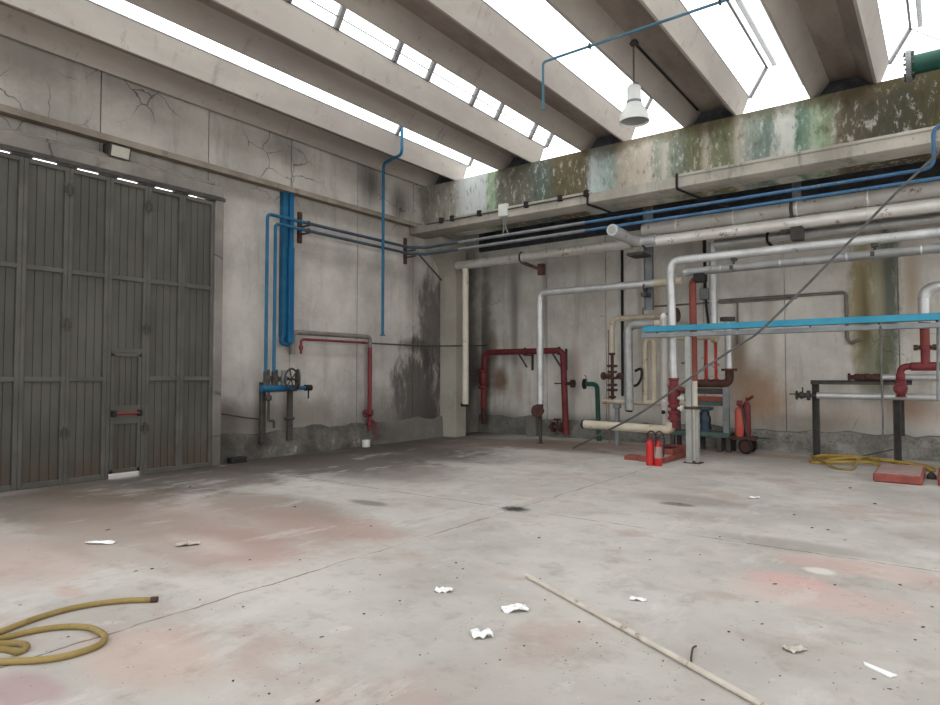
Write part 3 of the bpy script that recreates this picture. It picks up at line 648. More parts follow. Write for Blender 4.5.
tag(obj('brace_rod', cb, 'dark_metal'), 'dark slanting brace rod under the blue pipes next to the corner pillar', 'rod')
# valve manifold
m0 = gx(259, 392, XP); m1 = gx(303, 386, XP); zman = (gx(265, 390, XP).z+gx(300, 386.5, XP).z)/2; xm = XP
mf = thing('valve_manifold', 'blue header pipe on two grey legs with valves and handwheels on the left wall', 'manifold', (xm, (m0.y+m1.y)/2, .5))
obj('header_pipe', B().tube([(xm, m0.y+.05, zman), (xm, gx(296, 388, xm).y, zman)], .066, 16).tube([(xm, gx(296, 388, xm).y, zman), (xm, gx(309, 388, xm).y, zman)], .042, 12), 'blue', mf)
obj('end_valve', B().tube([(xm, gx(305, 388, xm).y, zman), (xm, gx(311, 388, xm).y, zman)], .062, 12).cyl((xm, gx(308.5, 388, xm).y, zman), (xm, gx(308.5, 388, xm).y, zman-.22), .016, 8), 'black', mf)
for p in (259, 286.5):
    y = gx(p, 400, XL+.1).y; obj('leg', B().bbox((XL+.12, y-.02, .3), (XL+.20, y+.09, zman+.12 if p < 270 else zman-.05), .008), 'dark_metal', mf)
for p, top, R in ((286.5, 371, .20), (292.5, 378, .18)):
    y = gx(p, top, xm).y; zc = gx(p, 379, xm).z
    hw = B().torus((xm+.16, y, zc), (.5, 1, 0) if p > 290 else (1, .25, 0), R, .022, 26, 8)
    ax = Vector((.5, 1, 0) if p > 290 else (1, .25, 0)).normalized(); q = ax.orthogonal().normalized(); r_ = ax.cross(q)
    for k in range(3):
        dd = q*math.cos(k*math.pi/3)+r_*math.sin(k*math.pi/3); cc = Vector((xm+.16, y, zc)); hw.cyl(cc-dd*R, cc+dd*R, .013, 6)
    hw.cyl(Vector((xm+.16, y, zc))-ax*.12, Vector((xm+.16, y, zc))+ax*.05, .02, 8)
    obj('hand_wheel', hw, 'dark_metal', mf)
y0 = gx(264, 379, xm).y; y1 = gx(300, 379, xm).y; zc = gx(280, 379.5, xm).z
obj('spindle', B().cyl((xm, y0, zc), (xm, y1, zc), .014, 8), 'dark_metal', mf)
for p in (267.5, 275.5, 283.5):
    y = gx(p, 380, xm).y; obj('valve_body', B().lathe((xm, y, zman+.06), (0, 0, 1), [(0, .05), (.06, .05), (.08, .075), (.16, .075), (.2, .045), (.3, .045)], 12), 'dark_metal' if p != 283.5 else 'steel_grey', mf)
yd = gx(268.5, 410, xm).y
obj('drain_pipe', B().tube([(xm, yd, zman), (xm, yd, gx(268, 421, xm).z), (xm, gx(274, 422, xm).y, gx(268, 421, xm).z), (xm, gx(274, 422, xm).y, gx(274, 428, xm).z)], .025, 10, .05).lathe((xm, yd, zman-.24), (0, 0, 1), [(0, .03), (.02, .06), (.1, .06), (.12, .03)], 10), 'dark_metal', mf)
obj('tap', B().cyl((xm-.1, gx(288, 419, xm).y, gx(288, 419, xm).z), (xm-.1, gx(297, 419, xm).y, gx(288, 419, xm).z), .03, 8).cyl((xm-.1, gx(293, 419, xm).y, gx(288, 419, xm).z-.1), (xm-.1, gx(293, 419, xm).y, gx(288, 419, xm).z+.1), .014, 8), 'dark_metal', mf)
# grey and red pipes to the right of the manifold
xg = XL+.14
e = gx(293, 332, xg); f = gx(370, 337, xg); z = (e.z+f.z)/2
bt = gx(371, 424, xg)
gp = thing('water_pipe', 'grey pipe on the left wall turning down into a red standpipe', 'pipe', (xg, f.y, .35))
obj('grey_run', B().tube([V(xg, e.y, z-.45), V(xg, e.y, z), V(xg, f.y, z), V(xg, f.y, z-.25)], .05, 12, .12), 'grey_conduit', gp)
obj('red_standpipe', B().tube([V(xg, f.y, z-.22), V(xg, f.y, gx(370, 410, xg).z)], .05, 12), 'red', gp)
zc = gx(370, 411, xg).z
obj('valve', B().lathe((xg, f.y, zc+.05), (0, 0, -1), [(0, .05), (.03, .09), (.12, .09), (.16, .05), (.3, .045), (.32, .08), (.36, .08), (.38, .045), (.5, .04)], 12).cyl((xg, f.y-.16, zc-.05), (xg, f.y, zc-.05), .025, 8).torus((xg+.02, f.y-.16, zc-.05), (0, 1, 0), .07, .014, 14, 6), 'red', gp)
obj('drain_hose', B().tube(spline([(xg, f.y+.08, zc-.2), (xg+.05, f.y+.16, zc-.35), (xg+.08, f.y+.14, zc-.65)]), .022, 8), 'red', gp)
e2 = gx(303, 340, xg+.1); z2 = (e2.z + gx(358, 341.5, xg+.1).z)/2; f2 = gx(366, 342, xg+.1)
tag(obj('red_water_pipe', B().tube([V(xg+.1, gx(301, 350, xg+.1).y, z2-.30), V(xg+.1, gx(301, 350, xg+.1).y, z2), V(xg+.1, f2.y, z2), V(xg-.02, f2.y+.0, z2)], .026, 10, .08).lathe((xg+.1, gx(301, 345, xg+.1).y, z2-.12), (0, 0, -1), [(0, .03), (.02, .045), (.08, .045), (.1, .03)], 10), 'red'), 'thin red pipe running just below the grey pipe on the left wall', 'pipe')
ka = V(xg-.02, gx(367, 343, xg).y, gx(367, 343, xg).z); kb = gy(487, 345.5, 14.7)
tag(obj('black_cable', B().tube(spline([ka, V(XL+.12, gx(405, 345, XL+.12).y, gx(405, 345, XL+.12).z), V(XL+.16, gx(430, 346, XL+.16).y, gx(430, 346, XL+.16).z), V(pr+.04, 13.0, gy(450, 346, 13.0).z), kb]), .018, 8), 'dark_metal'), 'thin dark line stretched from the red standpipe past the pillar to the back wall', 'cable')
tag(obj('grounding_wire', B().tube(spline([(XL+.09, yg+.32, lw(224, 413).z), lw(240, 417)+V(.05, 0, 0), lw(257, 419)+V(.05, 0, 0)]), .012, 6), 'rust'), 'thin rusty wire between the gate jamb and the manifold leg', 'wire')
# blue drop pipe from the roof
xw = XL+.46; q3 = gx(383.5, 163.5, xw); q4 = gx(383.5, 336, xw); q2 = gx(402, 154, XRS[0]+.30); q1 = gy(402, 124, q2.y)
tag(obj('blue_drop_pipe', B().tube([V(q2.x, q2.y, q1.z), q2, q3, V(xw, q3.y, q4.z)], .034, 12, .14).cyl((xw, q3.y, q4.z), (xw, q3.y, q4.z+.03), .06, 12), 'blue'), 'single vertical blue pipe dropping from the skylight down the left wall', 'pipe')
# small items at the foot of the left wall
p = gx(237, 461, XL+.26); tag(obj('floor_drain_box', B().bbox((p.x-.08, p.y-.16, 0), (p.x+.08, p.y+.16, .10), .01).box((p.x-.06, p.y-.13, .1), (p.x+.06, p.y+.13, .105)), 'black'), 'small black box on the floor at the foot of the left wall', 'box')
p = gx(366, 441, XL+.27); cn = thing('paint_can', 'small white can on the floor below the red standpipe', 'can', (p.x, p.y, 0))
obj('can_body', B().lathe((p.x, p.y, 0), (0, 0, 1), [(0, .085), (.01, .09), (.15, .09), (.16, .085)], 18), 'white_box', cn); obj('can_lid', B().lathe((p.x, p.y, .16), (0, 0, 1), [(0, .08), (.012, .08)], 18), 'steel_grey', cn)
# ------------------------------------------------------------------ things under the roof
# ceiling pipe
zz = 5.7
a = gz(543, 62, zz); bb = gz(720, 2, zz); dv = (bb-a)
cp = thing('ceiling_pipe', 'thin light blue pipe crossing under the skylights with a short dropped end', 'pipe', (a.x, a.y, gy(543, 110, a.y).z))
far = a+dv*1.25
obj('pipe_run', B().tube([V(a.x, a.y, gy(543, 110, a.y).z), a, far], .017, 12, .06), 'blue_light', cp)
for k in (.30, 1.0):
    c = a+dv*k; obj('hanger', (B().cyl(c, V(c.x, c.y, ZC+.2), .007, 6) if k > .5 else B()).torus(c, dv, .03, .01, 14, 6), 'dark_metal', cp)
# pendant high-bay lamp: hangs from roof element 4's left rib, cable along it
xh = XRS[3]-W_+.26
top = gx(633.5, 43, xh); yl = top.y
dist = (top-EYE).dot(_F2); s1 = dist/FPX
zc_ = lambda py: gy(633, py, yl).z
lp = thing('pendant_lamp', 'white enamel high-bay lamp hanging on a chain under the skylights', 'lamp', (top.x, yl, zc_(124)))
ch = B(); zt0, zb1 = ZS-.02, zc_(87); nl = 26
for k in range(nl):
    z = zb1+(zt0-zb1)*(k+.5)/nl; h = (zt0-zb1)/nl*.62
    ax = (1, 0, 0) if k % 2 else (0, 1, 0); A = Vector(ax); pts = []
    for i in range(10):
        w = 2*math.pi*i/10; o = Vector((0, 0, 1))*math.sin(w)*h + (Vector((0, 1, 0)) if k % 2 else Vector((1, 0, 0)))*math.cos(w)*.014
        pts.append(V(top.x, yl, z)+o)
    ch.tube(pts, .005, 5, closed=True)
obj('chain', ch, 'dark_metal', lp)
z1, z2_, z3, z4, z5 = zc_(86), zc_(90), zc_(104), zc_(112), zc_(121.5)
R1 = 6.8*s1; R2 = 14.5*s1
obj('canopy', B().bbox((top.x-.06, yl-.06, ZS-.06), (top.x+.06, yl+.06, ZS+.0)), 'dark_metal', lp)
obj('gear_housing', B().lathe((top.x, yl, z3), (0, 0, 1), [(0, R1*1.05), (.01, R1), (z2_-z3+.03, R1), (z1-z3-.01, R1*.85), (z1-z3, R1*.3)], 24), 'lamp_white', lp)
obj('joint_ring', B().lathe((top.x, yl, z3+.0), (0, 0, 1), [(0, R1*1.0), (.0, R1*1.1), (.035, R1*1.1), (.035, R1)], 24), 'steel_grey', lp)
obj('cap_bracket', B().bbox((top.x-R1*.7, yl-.03, z2_-.01), (top.x+R1*.7, yl+.03, z1+.03), .01), 'dark_metal', lp)
zq = lambda y: zc_(y)
pr_ = [(z3, R1*1.05), (z3-.015, R1*1.22), (zq(107.5), R1*1.3), (zq(109), R1*1.55), (zq(112), R1*1.75), (zq(116), R1*2.02), (zq(119.5), R2*.98), (z5, R2), (z5-.015, R2*1.02), (z5-.015, R2*.96), (zq(119), R2*.88), (zq(113), R1*1.6), (z3-.01, R1*.9)]
sb = B(); n = 32; base = 0
vs = [(top.x+math.cos(2*math.pi*k/n)*r, yl+math.sin(2*math.pi*k/n)*r, z) for z, r in pr_ for k in range(n)]
sb.add(vs, [(i*n+k, i*n+(k+1) % n, (i+1)*n+(k+1) % n, (i+1)*n+k) for i in range(len(pr_)-1) for k in range(n)])
obj('lamp_shade', sb, 'lamp_white', lp)
obj('reflector', B().lathe((top.x, yl, z4-.02), (0, 0, -1), [(0, R1*.5), (.02, R1*1.5), (z4-z5-.05, R2*.84), (z4-z5-.03, R2*.86)], 28), 'lamp_in', lp)
tag(obj('roof_cable', B().tube([V(xh, yl+.08, ZS-.015), V(xh, YF+.02, ZS-.015)], .02, 8), 'black'), 'dark cable clipped along the roof beam behind the pendant lamp', 'cable')
# green pipe end, top right
yq = YF-.45
ga = gy(910, 66, yq); gpz = ga.z; rr = rad(29, ga)
gpt = thing('green_pipe', 'large dark green pipe end with bolted flange in front of the mossy wall', 'pipe', (ga.x, yq, gpz-rr))
obj('pipe_body', B().tube([V(ga.x, yq, gpz), V(XEND, yq, gpz)], rr*.66, 24), 'green', gpt)
fb = B().lathe((ga.x-.05, yq, gpz), (1, 0, 0), [(0, rr*.5), (0, rr*1.05), (.07, rr*1.05), (.07, rr*.6)], 28)
obj('flange', fb, 'steel_grey', gpt)
for k in range(8):
    w = k*math.pi/4+.2; obj('bolt', B().cyl((ga.x-.08, yq+math.cos(w)*rr*.88, gpz+math.sin(w)*rr*.88), (ga.x+.06, yq+math.cos(w)*rr*.88, gpz+math.sin(w)*rr*.88), .02, 6), 'dark_metal', gpt)
for xk in (ga.x+1.6, ga.x+3.4): obj('hanger', B().box((xk-.03, yq-.02, gpz-rr*.7), (xk+.03, YF+.01, gpz-rr*.62)), 'dark_metal', gpt)
# ledge conduit, junction box and black cables
jb = gy(504.5, 211, FY-.03); jt = thing('junction_box', 'white junction box on the concrete ledge with two cables hanging out', 'box', (jb.x, FY, jb.z-.12))
obj('box_body', B().bbox((jb.x-.13, FY-.10, jb.z-.13), (jb.x+.10, FY-.003, jb.z+.15), .012), 'white_box', jt)
for dx in (-.03, .05): obj('cable_tail', B().tube(spline([(jb.x+dx, FY-.06, jb.z-.12), (jb.x+dx*.6, FY-.03, jb.z-.35), (jb.x+dx*2.2, FY-.02, jb.z-.55)]), .012, 6), 'steel_grey', jt)
lc = thing('ledge_conduit', 'thin dark conduit with clips along the left end of the concrete ledge', 'conduit', (gy(470, 219, FY).x, FY, zt))
obj('conduit', B().tube([(gy(427, 230, FY).x, FY-.045, zt-.03), (gy(586, 195, FY).x, FY-.045, zt-.03)], .014, 8), 'dark_metal', lc)
for p in (442, 453, 480, 527, 561, 587): x = gy(p, 210, FY).x; obj('clip', B().bbox((x-.05, FY-.07, zt-.06), (x+.05, FY+.05, zt+.07), .008), 'black', lc)
for p, q, lab in ((588, 193, 'black cable looping back under the ledge beside the left skylight stain'), (677, 177, 'black cable looping back under the ledge right of the lamp')):
    x = gy(p, q, FY).x
    tag(obj('black_cable', B().tube([V(x, FY-.02, zt+.06), V(x, FY-.03, zb-.02), V(x+.12, YF+.02, zb-.04), V(x+.75, YF+.05, zb-.36)], .022, 8, .05), 'black'), lab, 'cable')
# ------------------------------------------------------------------ hanging posts and the big silver pipes
YB = 12.85
def hang_post(px, y_bot, w, label):
    YP0 = YB+.45; x = gy(px, 220, YP0).x; z0 = gy(px, y_bot, YP0).z
    t = thing('pipe_hanger_post', label, 'post', (x, YP0, z0), 'grey hanging posts')
    obj('post', B().box((x-w, YP0-.05, z0), (x-w+.015, YP0+.07, 5.75)).box((x+w-.015, YP0-.05, z0), (x+w, YP0+.07, 5.75)).box((x-w, YP0, z0), (x+w, YP0+.02, 5.75)), 'steel_grey', t)
    return t, x
hp, hx = hang_post(648, 310, .09, 'grey steel post hanging from the beam at the left ends of the big pipes')
obj('cross_arm', B().bbox((hx-.28, YB-.05, gy(648, 251, YB).z-.06), (hx+.08, YB+.40, gy(648, 251, YB).z), .006), 'dark_metal', hp)
obj('clamp', B().torus((hx, 13.1, gy(645, 288, 13.1).z), (1, 0, 0), .10, .02, 18, 6).box((hx-.06, 13.0, gy(645, 288, 13.1).z-.18), (hx+.06, 13.26, gy(645, 288, 13.1).z-.10)), 'dark_metal', hp)
hp2, hx2 = hang_post(797, 236, .07, 'grey steel post hanging from the beam at the middle of the big pipes')
def big(name, label, Y, xa, ya, xb, yb, w, mat, left=None, rings=.9, x0=None, extra=None):
    a, b_ = hline(Y, xa, ya, xb, yb, XEND)
    r = rad(w, (a+b_)/2 if False else gy((xa+xb)/2, (ya+yb)/2, Y))
    return a, b_, r
# P1 upper big
a, b_, r = big('', '', YB, 643, 230.5, 936, 189, 14.5, None)
P1 = thing('insulated_pipe', 'thickest silver insulated pipe, topmost of the big bundle under the blue pipes', 'pipe', (a.x, YB, a.z-r))
obj('lagging', B().tube([a-V(.0, 0, 0), a+V(.06, 0, 0), b_], [r*.9, r, r], 22, rings=0).tube([a+V(.06, 0, 0), b_], r, 22, caps=False, rings=1.1), 'silver_bright', P1)
obj('clamp', B().torus((hx2, YB, a.z), (1, 0, 0), r*1.06, .03, 26, 8).box((hx2-.05, YB, a.z-r*1.1), (hx2+.05, YB+.25, a.z-r*.8)), 'dark_metal', P1)
p1z, p1r = a.z, r
a, b_, r = big('', '', YB, 643, 241.0, 936, 207, 11.5, None)
P2 = thing('insulated_pipe', 'second silver pipe of the bundle with an elbow stub pointing out at its left end', 'pipe', (a.x, YB, a.z-r))
zc2 = min(a.z, p1z-p1r-r*.98)
a.z = b_.z = zc2
sx = gy(637, 240, YB).x; sy = gx(612, 227, sx).y; sz = gx(612, 227, sx).z
obj('lagging', B().tube([a+V(.05, 0, 0), b_], r, 22, rings=1.1), 'silver_bright', P2)
obj('elbow_stub', B().tube([V(a.x+.3, YB-.05, zc2+.02), V(sx, YB-.05, zc2+.02), V(sx, sy, zc2+.06)], r*1.08, 20, .22), 'silver', P2)
obj('open_end', B().cyl(V(sx, sy-.002, zc2+.06), V(sx, sy-.012, zc2+.06), r*.72, 18), 'lamp_in', P2)
obj('clamp', B().torus((a.x+.04, YB, zc2), (1, 0, 0), r*1.08, .03, 24, 8), 'dark_metal', P2)
obj('shoe', B().bbox((hx2-.02, YB-r*1.1, zc2-r-.22), (hx2+.18, YB+.1, zc2-r+.02), .01).box((hx2-.2, YB-.05, zc2-r-.06), (hx2+.02, YB+.1, zc2-r)), 'dark_metal', P2)
# P0 long left pipe
a, b_ = hline(YB, 457, 266, 632, 243.5); r = rad(9.8, gy(560, 252, YB))
P0 = thing('insulated_pipe', 'long silver pipe at left starting by the corner pillar with a thin vertical drop', 'pipe', (a.x, YB, gy(463, 405, YB).z))
obj('lagging', B().tube([a, a+V(.05, 0, 0), b_], [r*.85, r, r], 18).tube([a+V(.05, 0, 0), b_], r, 18, caps=False, rings=1.2), 'silver_bright', P0)
xv = gy(465.5, 300, YB).x; zv = gy(464, 404, YB).z
obj('drop_pipe', B().tube([V(xv, YB, a.z-r*.8), V(xv, YB, zv)], rad(6.3, V(xv, YB, 2)), 14, rings=1.1), 'beige_pale', P0)
obj('end_tap', B().cyl(V(xv-.12, YB, zv-.02), V(xv+.02, YB, zv-.02), .05, 10).cyl(V(xv, YB, zv+.03), V(xv, YB, zv-.06), .06, 10), 'black', P0)
xb = gy(522, 258, YB).x
obj('bracket', B().torus((xb, YB, a.z), (1, 0, 0), r*1.1, .025, 20, 6).bar((xb, YB, a.z-r), (xb+.38, YB+.28, a.z-r-.18), .07, .07).box((xb+.30, YB+.2, a.z-r-.30), (xb+.44, YB+.34, a.z-r-.04)), 'rust', P0)
# P3 rear pipe + P6
Y3 = 13.7
a, b_ = hline(Y3, 726, 242.5, 936, 219); r = rad(9.5, gy(850, 229, Y3)); b_.x = XEND
xs_ = gy(713, 280, Y3).x; rs = rad(7.3, V(xs_, Y3, 3)); 
zlow = gy(713, 331, Y3).z
P3 = thing('insulated_pipe', 'rear silver pipe behind the bundle turning straight down at its left end', 'pipe', (xs_, Y3, zlow))
obj('lagging', B().tube([V(xs_+.05, Y3, a.z), b_], r, 18, rings=1.1), 'silver', P3)
obj('drop_pipe', B().tube([V(xs_, Y3, a.z+r*.6), V(xs_, Y3, zlow)], rs, 16, rings=.8), 'silver', P3)
xk = gy(768, 236, Y3).x; obj('clamp', B().torus((xk, Y3, a.z), (1, 0, 0), r*1.08, .025, 20, 6).bar((xk, Y3, a.z-r), (xk+.1, Y3, a.z-r-.12), .06), 'black', P3)
Y6 = 13.1
a, b_ = hline(Y6, 538.5, 294, 682, 280); r = rad(7.4, gy(610, 287, Y6)); zlow = gy(541, 404, Y6).z; xe = a.x
P6 = thing('insulated_pipe', 'mid-height silver pipe with a long vertical leg in front of the red pipe arch', 'pipe', (xe, Y6, zlow))
xl6 = gy(540.0, 350, Y6).x
split = gy(655, 283, Y6).x
obj('lagging', B().tube([V(xl6, Y6, zlow), V(xl6, Y6, a.z), V(split, Y6, a.z)], r, 16, .16, rings=1.1), 'silver', P6)
obj('rusty_end', B().tube([V(split, Y6, a.z), V(b_.x, Y6, a.z)], r*1.02, 16), 'beige', P6)
zf = gy(540, 411, Y6).z
obj('end_flange', B().lathe((xl6-.02, Y6-.13, zf), (0, 1, 0), [(0, .06), (0, .155), (.05, .155), (.05, .085), (.22, .08)], 20).cyl((xl6, Y6, zf-.05), (xl6, Y6, zlow+.02), .075, 14), 'rust', P6)
obj('foot', B().box((xl6-.03, Y6-.02, 0), (xl6+.03, Y6+.03, zf-.1)).bbox((xl6-.07, Y6-.06, 0), (xl6+.07, Y6+.07, .012), .003), 'dark_metal', P6)
xq = gy(534, 430, 14.6).x; tag(obj('concrete_pier', B().bbox((xq-.16, 14.45, 0), (xq+.14, 14.8, gy(533, 416, 14.45).z), .015), 'curb_dark'), 'low dirty concrete pier at the back wall behind the silver vertical pipe', 'pier')
# ------------------------------------------------------------------ white pair P4/P5 and the red valve
Y4 = 12.1
a, b_ = hline(Y4, 673, 260.8, 936, 233); r = rad(8.2, gy(675, 260, Y4)); b_.x = XEND
xv = gy(670.8, 320, Y4).x; zv = gy(673, 379, Y4).z; ze = gy(640, 428.5, Y4).z; xw_ = gy(584, 426, Y4).x; xv2 = gy(674, 400, Y4).x
W4 = thing('insulated_pipe', 'front silver pipe dropping through a red valve into a beige floor-level pipe', 'pipe', (xv, Y4, ze-.1))
obj('lagging', B().tube([V(xv2, Y4, zv), V(xv, Y4, a.z), b_], r, 18, .2, rings=1.0), 'silver', W4)
vb = B(); zs0 = zv; H = zv-gy(674, 436, Y4).z
vb.lathe((xv2, Y4, zv+.02), (0, 0, -1), [(d, q*.68) for d, q in [(0, .11), (.0, .14), (.04, .14), (.05, .12), (.14, .12), (.15, .155), (.19, .155), (.2, .14), (.3, .165), (.42, .165), (.5, .13), (.52, .17), (.56, .17), (.57, .09), (.62, .09), (.63, .175), (.67, .175), (.68, .14), (.74, .14), (.75, .175), (.79, .175), (.8, .11), (.95, .1)]], 20)
obj('valve', vb, 'red', W4)
for k, (dz, sx) in enumerate(((.36, 1), (.55, 1), (.2, 1))):
    obj('valve_knob', B().lathe((xv2+.09, Y4-.04, zv-dz), (1, -.2, 0), [(0, .03), (.05, .03), (.06, .06), (.1, .06), (.12, .03)], 12), 'white_box' if k < 2 else 'red', W4)
re = rad(9.0, V(xv, Y4, .6)); 
obj('floor_pipe', B().tube([V(xv2-.07, Y4, zv-.82), V(xv2-.07, Y4, ze), V(xw_, Y4, ze+.03)], [re]*2+[re]*0 if False else re, 18, .28, rings=1.4), 'beige', W4)
obj('dark_open_end', B().cyl(V(xw_+.01, Y4, ze+.03), V(xw_-.03, Y4, ze+.03), re*1.08, 18), 'black', W4)  # black disc stands in for the shade inside the open pipe end
a5, b5 = hline(Y4-.0, 688, 272.4, 936, 248.3); r5 = rad(8.0, gy(690, 272, Y4)); b5.x = XEND
P5 = thing('insulated_pipe', 'lower front silver pipe with a rounded end above the red-brown standpipe', 'pipe', (a5.x, Y4, a5.z-r5))
obj('lagging', B().tube([a5-V(.09, 0, 0), a5-V(.08, 0, 0), a5-V(.04, 0, 0), a5, b5], [r5*.5, r5*.8, r5*.97, r5, r5], 18).tube([a5, b5], r5, 18, caps=False, rings=1.0), 'silver', P5)
for p in (734, 875):
    x = gy(p, 258, Y4).x; obj('spacer_link', B().cyl((x, Y4-.02, a5.z+r5*.8), (x, Y4-.02, a.z-r*.8), .022, 8).bbox((x-.05, Y4-.05, a.z-r-.05), (x+.05, Y4+.03, a.z-r+.02)).bbox((x-.06, Y4-.1, a5.z-.04), (x-.0, Y4-r5*.9, a5.z+.04)), 'dark_metal', P5)
x = gy(700, 275, Y4).x; obj('clamp', B().bbox((x-.1, Y4-.08, a5.z-r5-.13), (x+.1, Y4+.12, a5.z-r5+.03), .01), 'black', P5)
# red-brown standpipe, clamp and beige lower half
YR = 12.35
zt_ = gy(692, 279, YR).z; xr_ = gy(693, 320, YR).x; xr2 = gy(694, 380, YR).x; zm = gy(694, 381, YR).z
rp = thing('standpipe', 'red-brown vertical pipe beside the grey support post, pale below', 'pipe', (xr2, YR, 0))
obj('upper_pipe', B().tube([V(xr_+.25, YR, zt_-.02), V(xr_, YR, zt_), V(xr_, YR, zt_-.3), V(xr2, YR, zm)], rad(7.0, V(xr_, YR, 3)), 14, .12), 'red_brown', rp)
obj('lower_pipe', B().tube([V(xr2, YR, zm+.02), V(xr2+.01, YR, 0)], rad(6.2, V(xr2, YR, 1)), 14), 'beige_pale', rp)
# ------------------------------------------------------------------ blue tray on its post
YT = 11.85
t0 = gy(642.5, 330, YT); t1 = gy(935, 316, YT); zt0 = (t0.z+t1.z)/2; ht = rad(5.6, t0)*2
tr = thing('cable_tray', 'sky blue cable tray running across in front of the pipes', 'tray', (t0.x, YT, zt0-ht))
obj('tray_side', B().bbox((t0.x, YT-.02, zt0-ht/2), (XEND, YT+.01, zt0+ht/2), .006), 'tray', tr)
obj('tray_base', B().box((t0.x+.02, YT, zt0-ht/2), (XEND, YT+.12, zt0-ht/2+.012)).bbox((t0.x, YT+.1, zt0-ht/2), (XEND, YT+.12, zt0+ht*.3)), 'blue', tr)
zc0 = (gy(642, 336.5, YT).z + gy(935, 324, YT).z)/2
ch_ = thing('support_channel', 'long grey steel channel directly under the blue cable tray', 'channel', (t0.x, YT, zc0-.04))
obj('channel', B().bbox((t0.x-.02, YT-.03, zc0-.045), (XEND, YT+.10, zc0+.035), .008), 'steel_grey', ch_)
for p in (656, 810, 879, 937): x = gy(p, 332, YT).x; obj('bolt', B().cyl((x, YT+.03, zc0+.03), (x, YT+.03, zt0-ht/2+.02), .014, 8), 'dark_metal', ch_)
pb_ = gz(690.5, 462.5); ps = thing('support_post', 'pale grey-green steel post standing on the floor under the tray end', 'post', (pb_.x, pb_.y, 0))
xp0 = gy(689.5, 420, YT).x
obj('post', B().bbox((xp0-.055, YT-.06, .0), (xp0+.045, YT+.04, zc0-.045), .008), 'post', ps)
obj('brace_leg', B().bbox((xp0+.09, YT+.02, .0), (xp0+.14, YT+.14, gy(696, 408, YT).z), .006), 'post', ps)
zcl = gy(692, 408, YT).z; obj('clamp_band', B().bbox((xp0-.075, YT-.08, zcl-.02), (xp0+.17, YT+.16, zcl+.025), .006), 'rust', ps)
obj('pin', B().cyl((xp0-.12, YT-.03, gy(686, 363, YT).z), (xp0-.04, YT-.03, gy(686, 363, YT).z), .02, 8), 'dark_metal', ps)
obj('base_plate', B().bbox((xp0-.1, YT-.1, 0), (xp0+.2, YT+.18, .015), .004), 'rust', ps)
tag(obj('hanging_cable', B().tube(spline([gy(880.5, 326, YT-.06), gy(880.8, 360, YT-.06), gy(882.5, 400, YT-.06), gy(883, 430, YT-.05), gy(881, 448, YT-.04)]), .016, 8), 'cable'), 'thin grey cable hanging from the blue tray down beside the right pipe rack', 'cable')
tag(obj('hanging_rod', B().tube([gy(938, 318, YT+.25), gy(938, 400, YT+.25)], .02, 8), 'steel_grey'), 'thin grey rod hanging from the tray at the right edge of the photo', 'rod')
# ------------------------------------------------------------------ red arch, green pipe, centre rig on the back wall
YA = 14.55
a, b_ = hline(YA, 487, 352, 563, 351); ra = rad(6., gy(525, 351, YA))
xl_, xr3 = gy(483.5, 370, YA).x, gy(564.5, 390, YA).x
zl1, zr1 = gy(483, 398, YA).z, gy(566, 434, YA).z
ar = thing('red_pipe_arch', 'dark red pipe arch on the back wall with a valve on each leg', 'pipe', ((xl_+xr3)/2, YA, zr1))
obj('arch_pipe', B().tube([V(xl_, YA, zl1), V(xl_+.04, YA, a.z), V(xr3-.04, YA, a.z), V(xr3+.04, YA, zr1)], ra, 16, .2), 'red', ar)
zv = gy(484, 379, YA).z
obj('check_valve', B().lathe((xl_, YA-.01, zv+.28), (0, 0, -1), [(0, ra), (.02, ra*1.7), (.07, ra*1.7), (.1, ra*1.2), (.2, ra*1.5), (.38, ra*1.5), (.45, ra*1.1), (.48, ra*1.7), (.53, ra*1.7), (.55, ra)], 18).lathe((xl_, YA, zl1+.02), (0, 0, -1), [(0, ra*1.05), (.3, ra*1.05)], 14), 'red', ar)
obj('rusty_tail', B().tube([V(xl_, YA, zl1-.25), V(xl_, YA+.02, .25)], ra*.95, 14), 'rust', ar)
zo = gy(570, 383.5, YA).z
obj('side_outlet', B().cyl(V(xr3, YA-.02, zo), V(xr3+.24, YA-.05, zo), .045, 10).lathe((xr3+.22, YA-.05, zo), (1, 0, 0), [(0, .05), (0, .10), (.05, .105), (.08, .10), (.08, .06)], 14).cyl(V(xr3-.26, YA-.05, zo), V(xr3, YA-.05, zo), .016, 8), 'rust', ar)
zo2 = gy(556, 427, YA).z
obj('lower_valve', B().cyl(V(xr3-.42, YA-.03, zo2), V(xr3, YA-.03, zo2), .055, 12).lathe((xr3-.34, YA-.03, zo2), (1, 0, 0), [(0, .06), (0, .13), (.05, .13), (.06, .08)], 14).lathe((xr3-.1, YA-.03, zo2), (1, 0, 0), [(0, .06), (0, .13), (.05, .13), (.06, .08)], 14).cyl(V(xr3-.2, YA-.03, zo2), V(xr3-.2, YA-.03, zo2+.22), .022, 8).torus(V(xr3-.2, YA-.03, zo2+.2), (0, 0, 1), .09, .016, 16, 6), 'rust', ar)
for p in (525, 559):
    x = gy(p, 355, YA).x; obj('bracket', B().bar((x, YA-.05, a.z-ra*1.2), (x, YW, a.z-ra*1.2), .05, .03).bar((x-.16, YA-.04, a.z-ra), (x, YA+.1, a.z-.42), .04, .04).box((x-.03, YW-.03, a.z-.5), (x+.03, YW+.0, a.z+.06)).torus((x, YA, a.z), (1, 0, 0), ra*1.1, .018, 16, 6), 'dark_metal', ar)
YG = 14.5
zgt = gy(594, 384, YG).z; xgv = gy(598, 410, YG).x; xgf = gy(587, 384, YG).x; rg = rad(4.6, V(xgv, YG, 1))
gp2 = thing('green_standpipe', 'short green pipe with a flanged elbow against the back wall', 'pipe', (xgv, YG, 0))
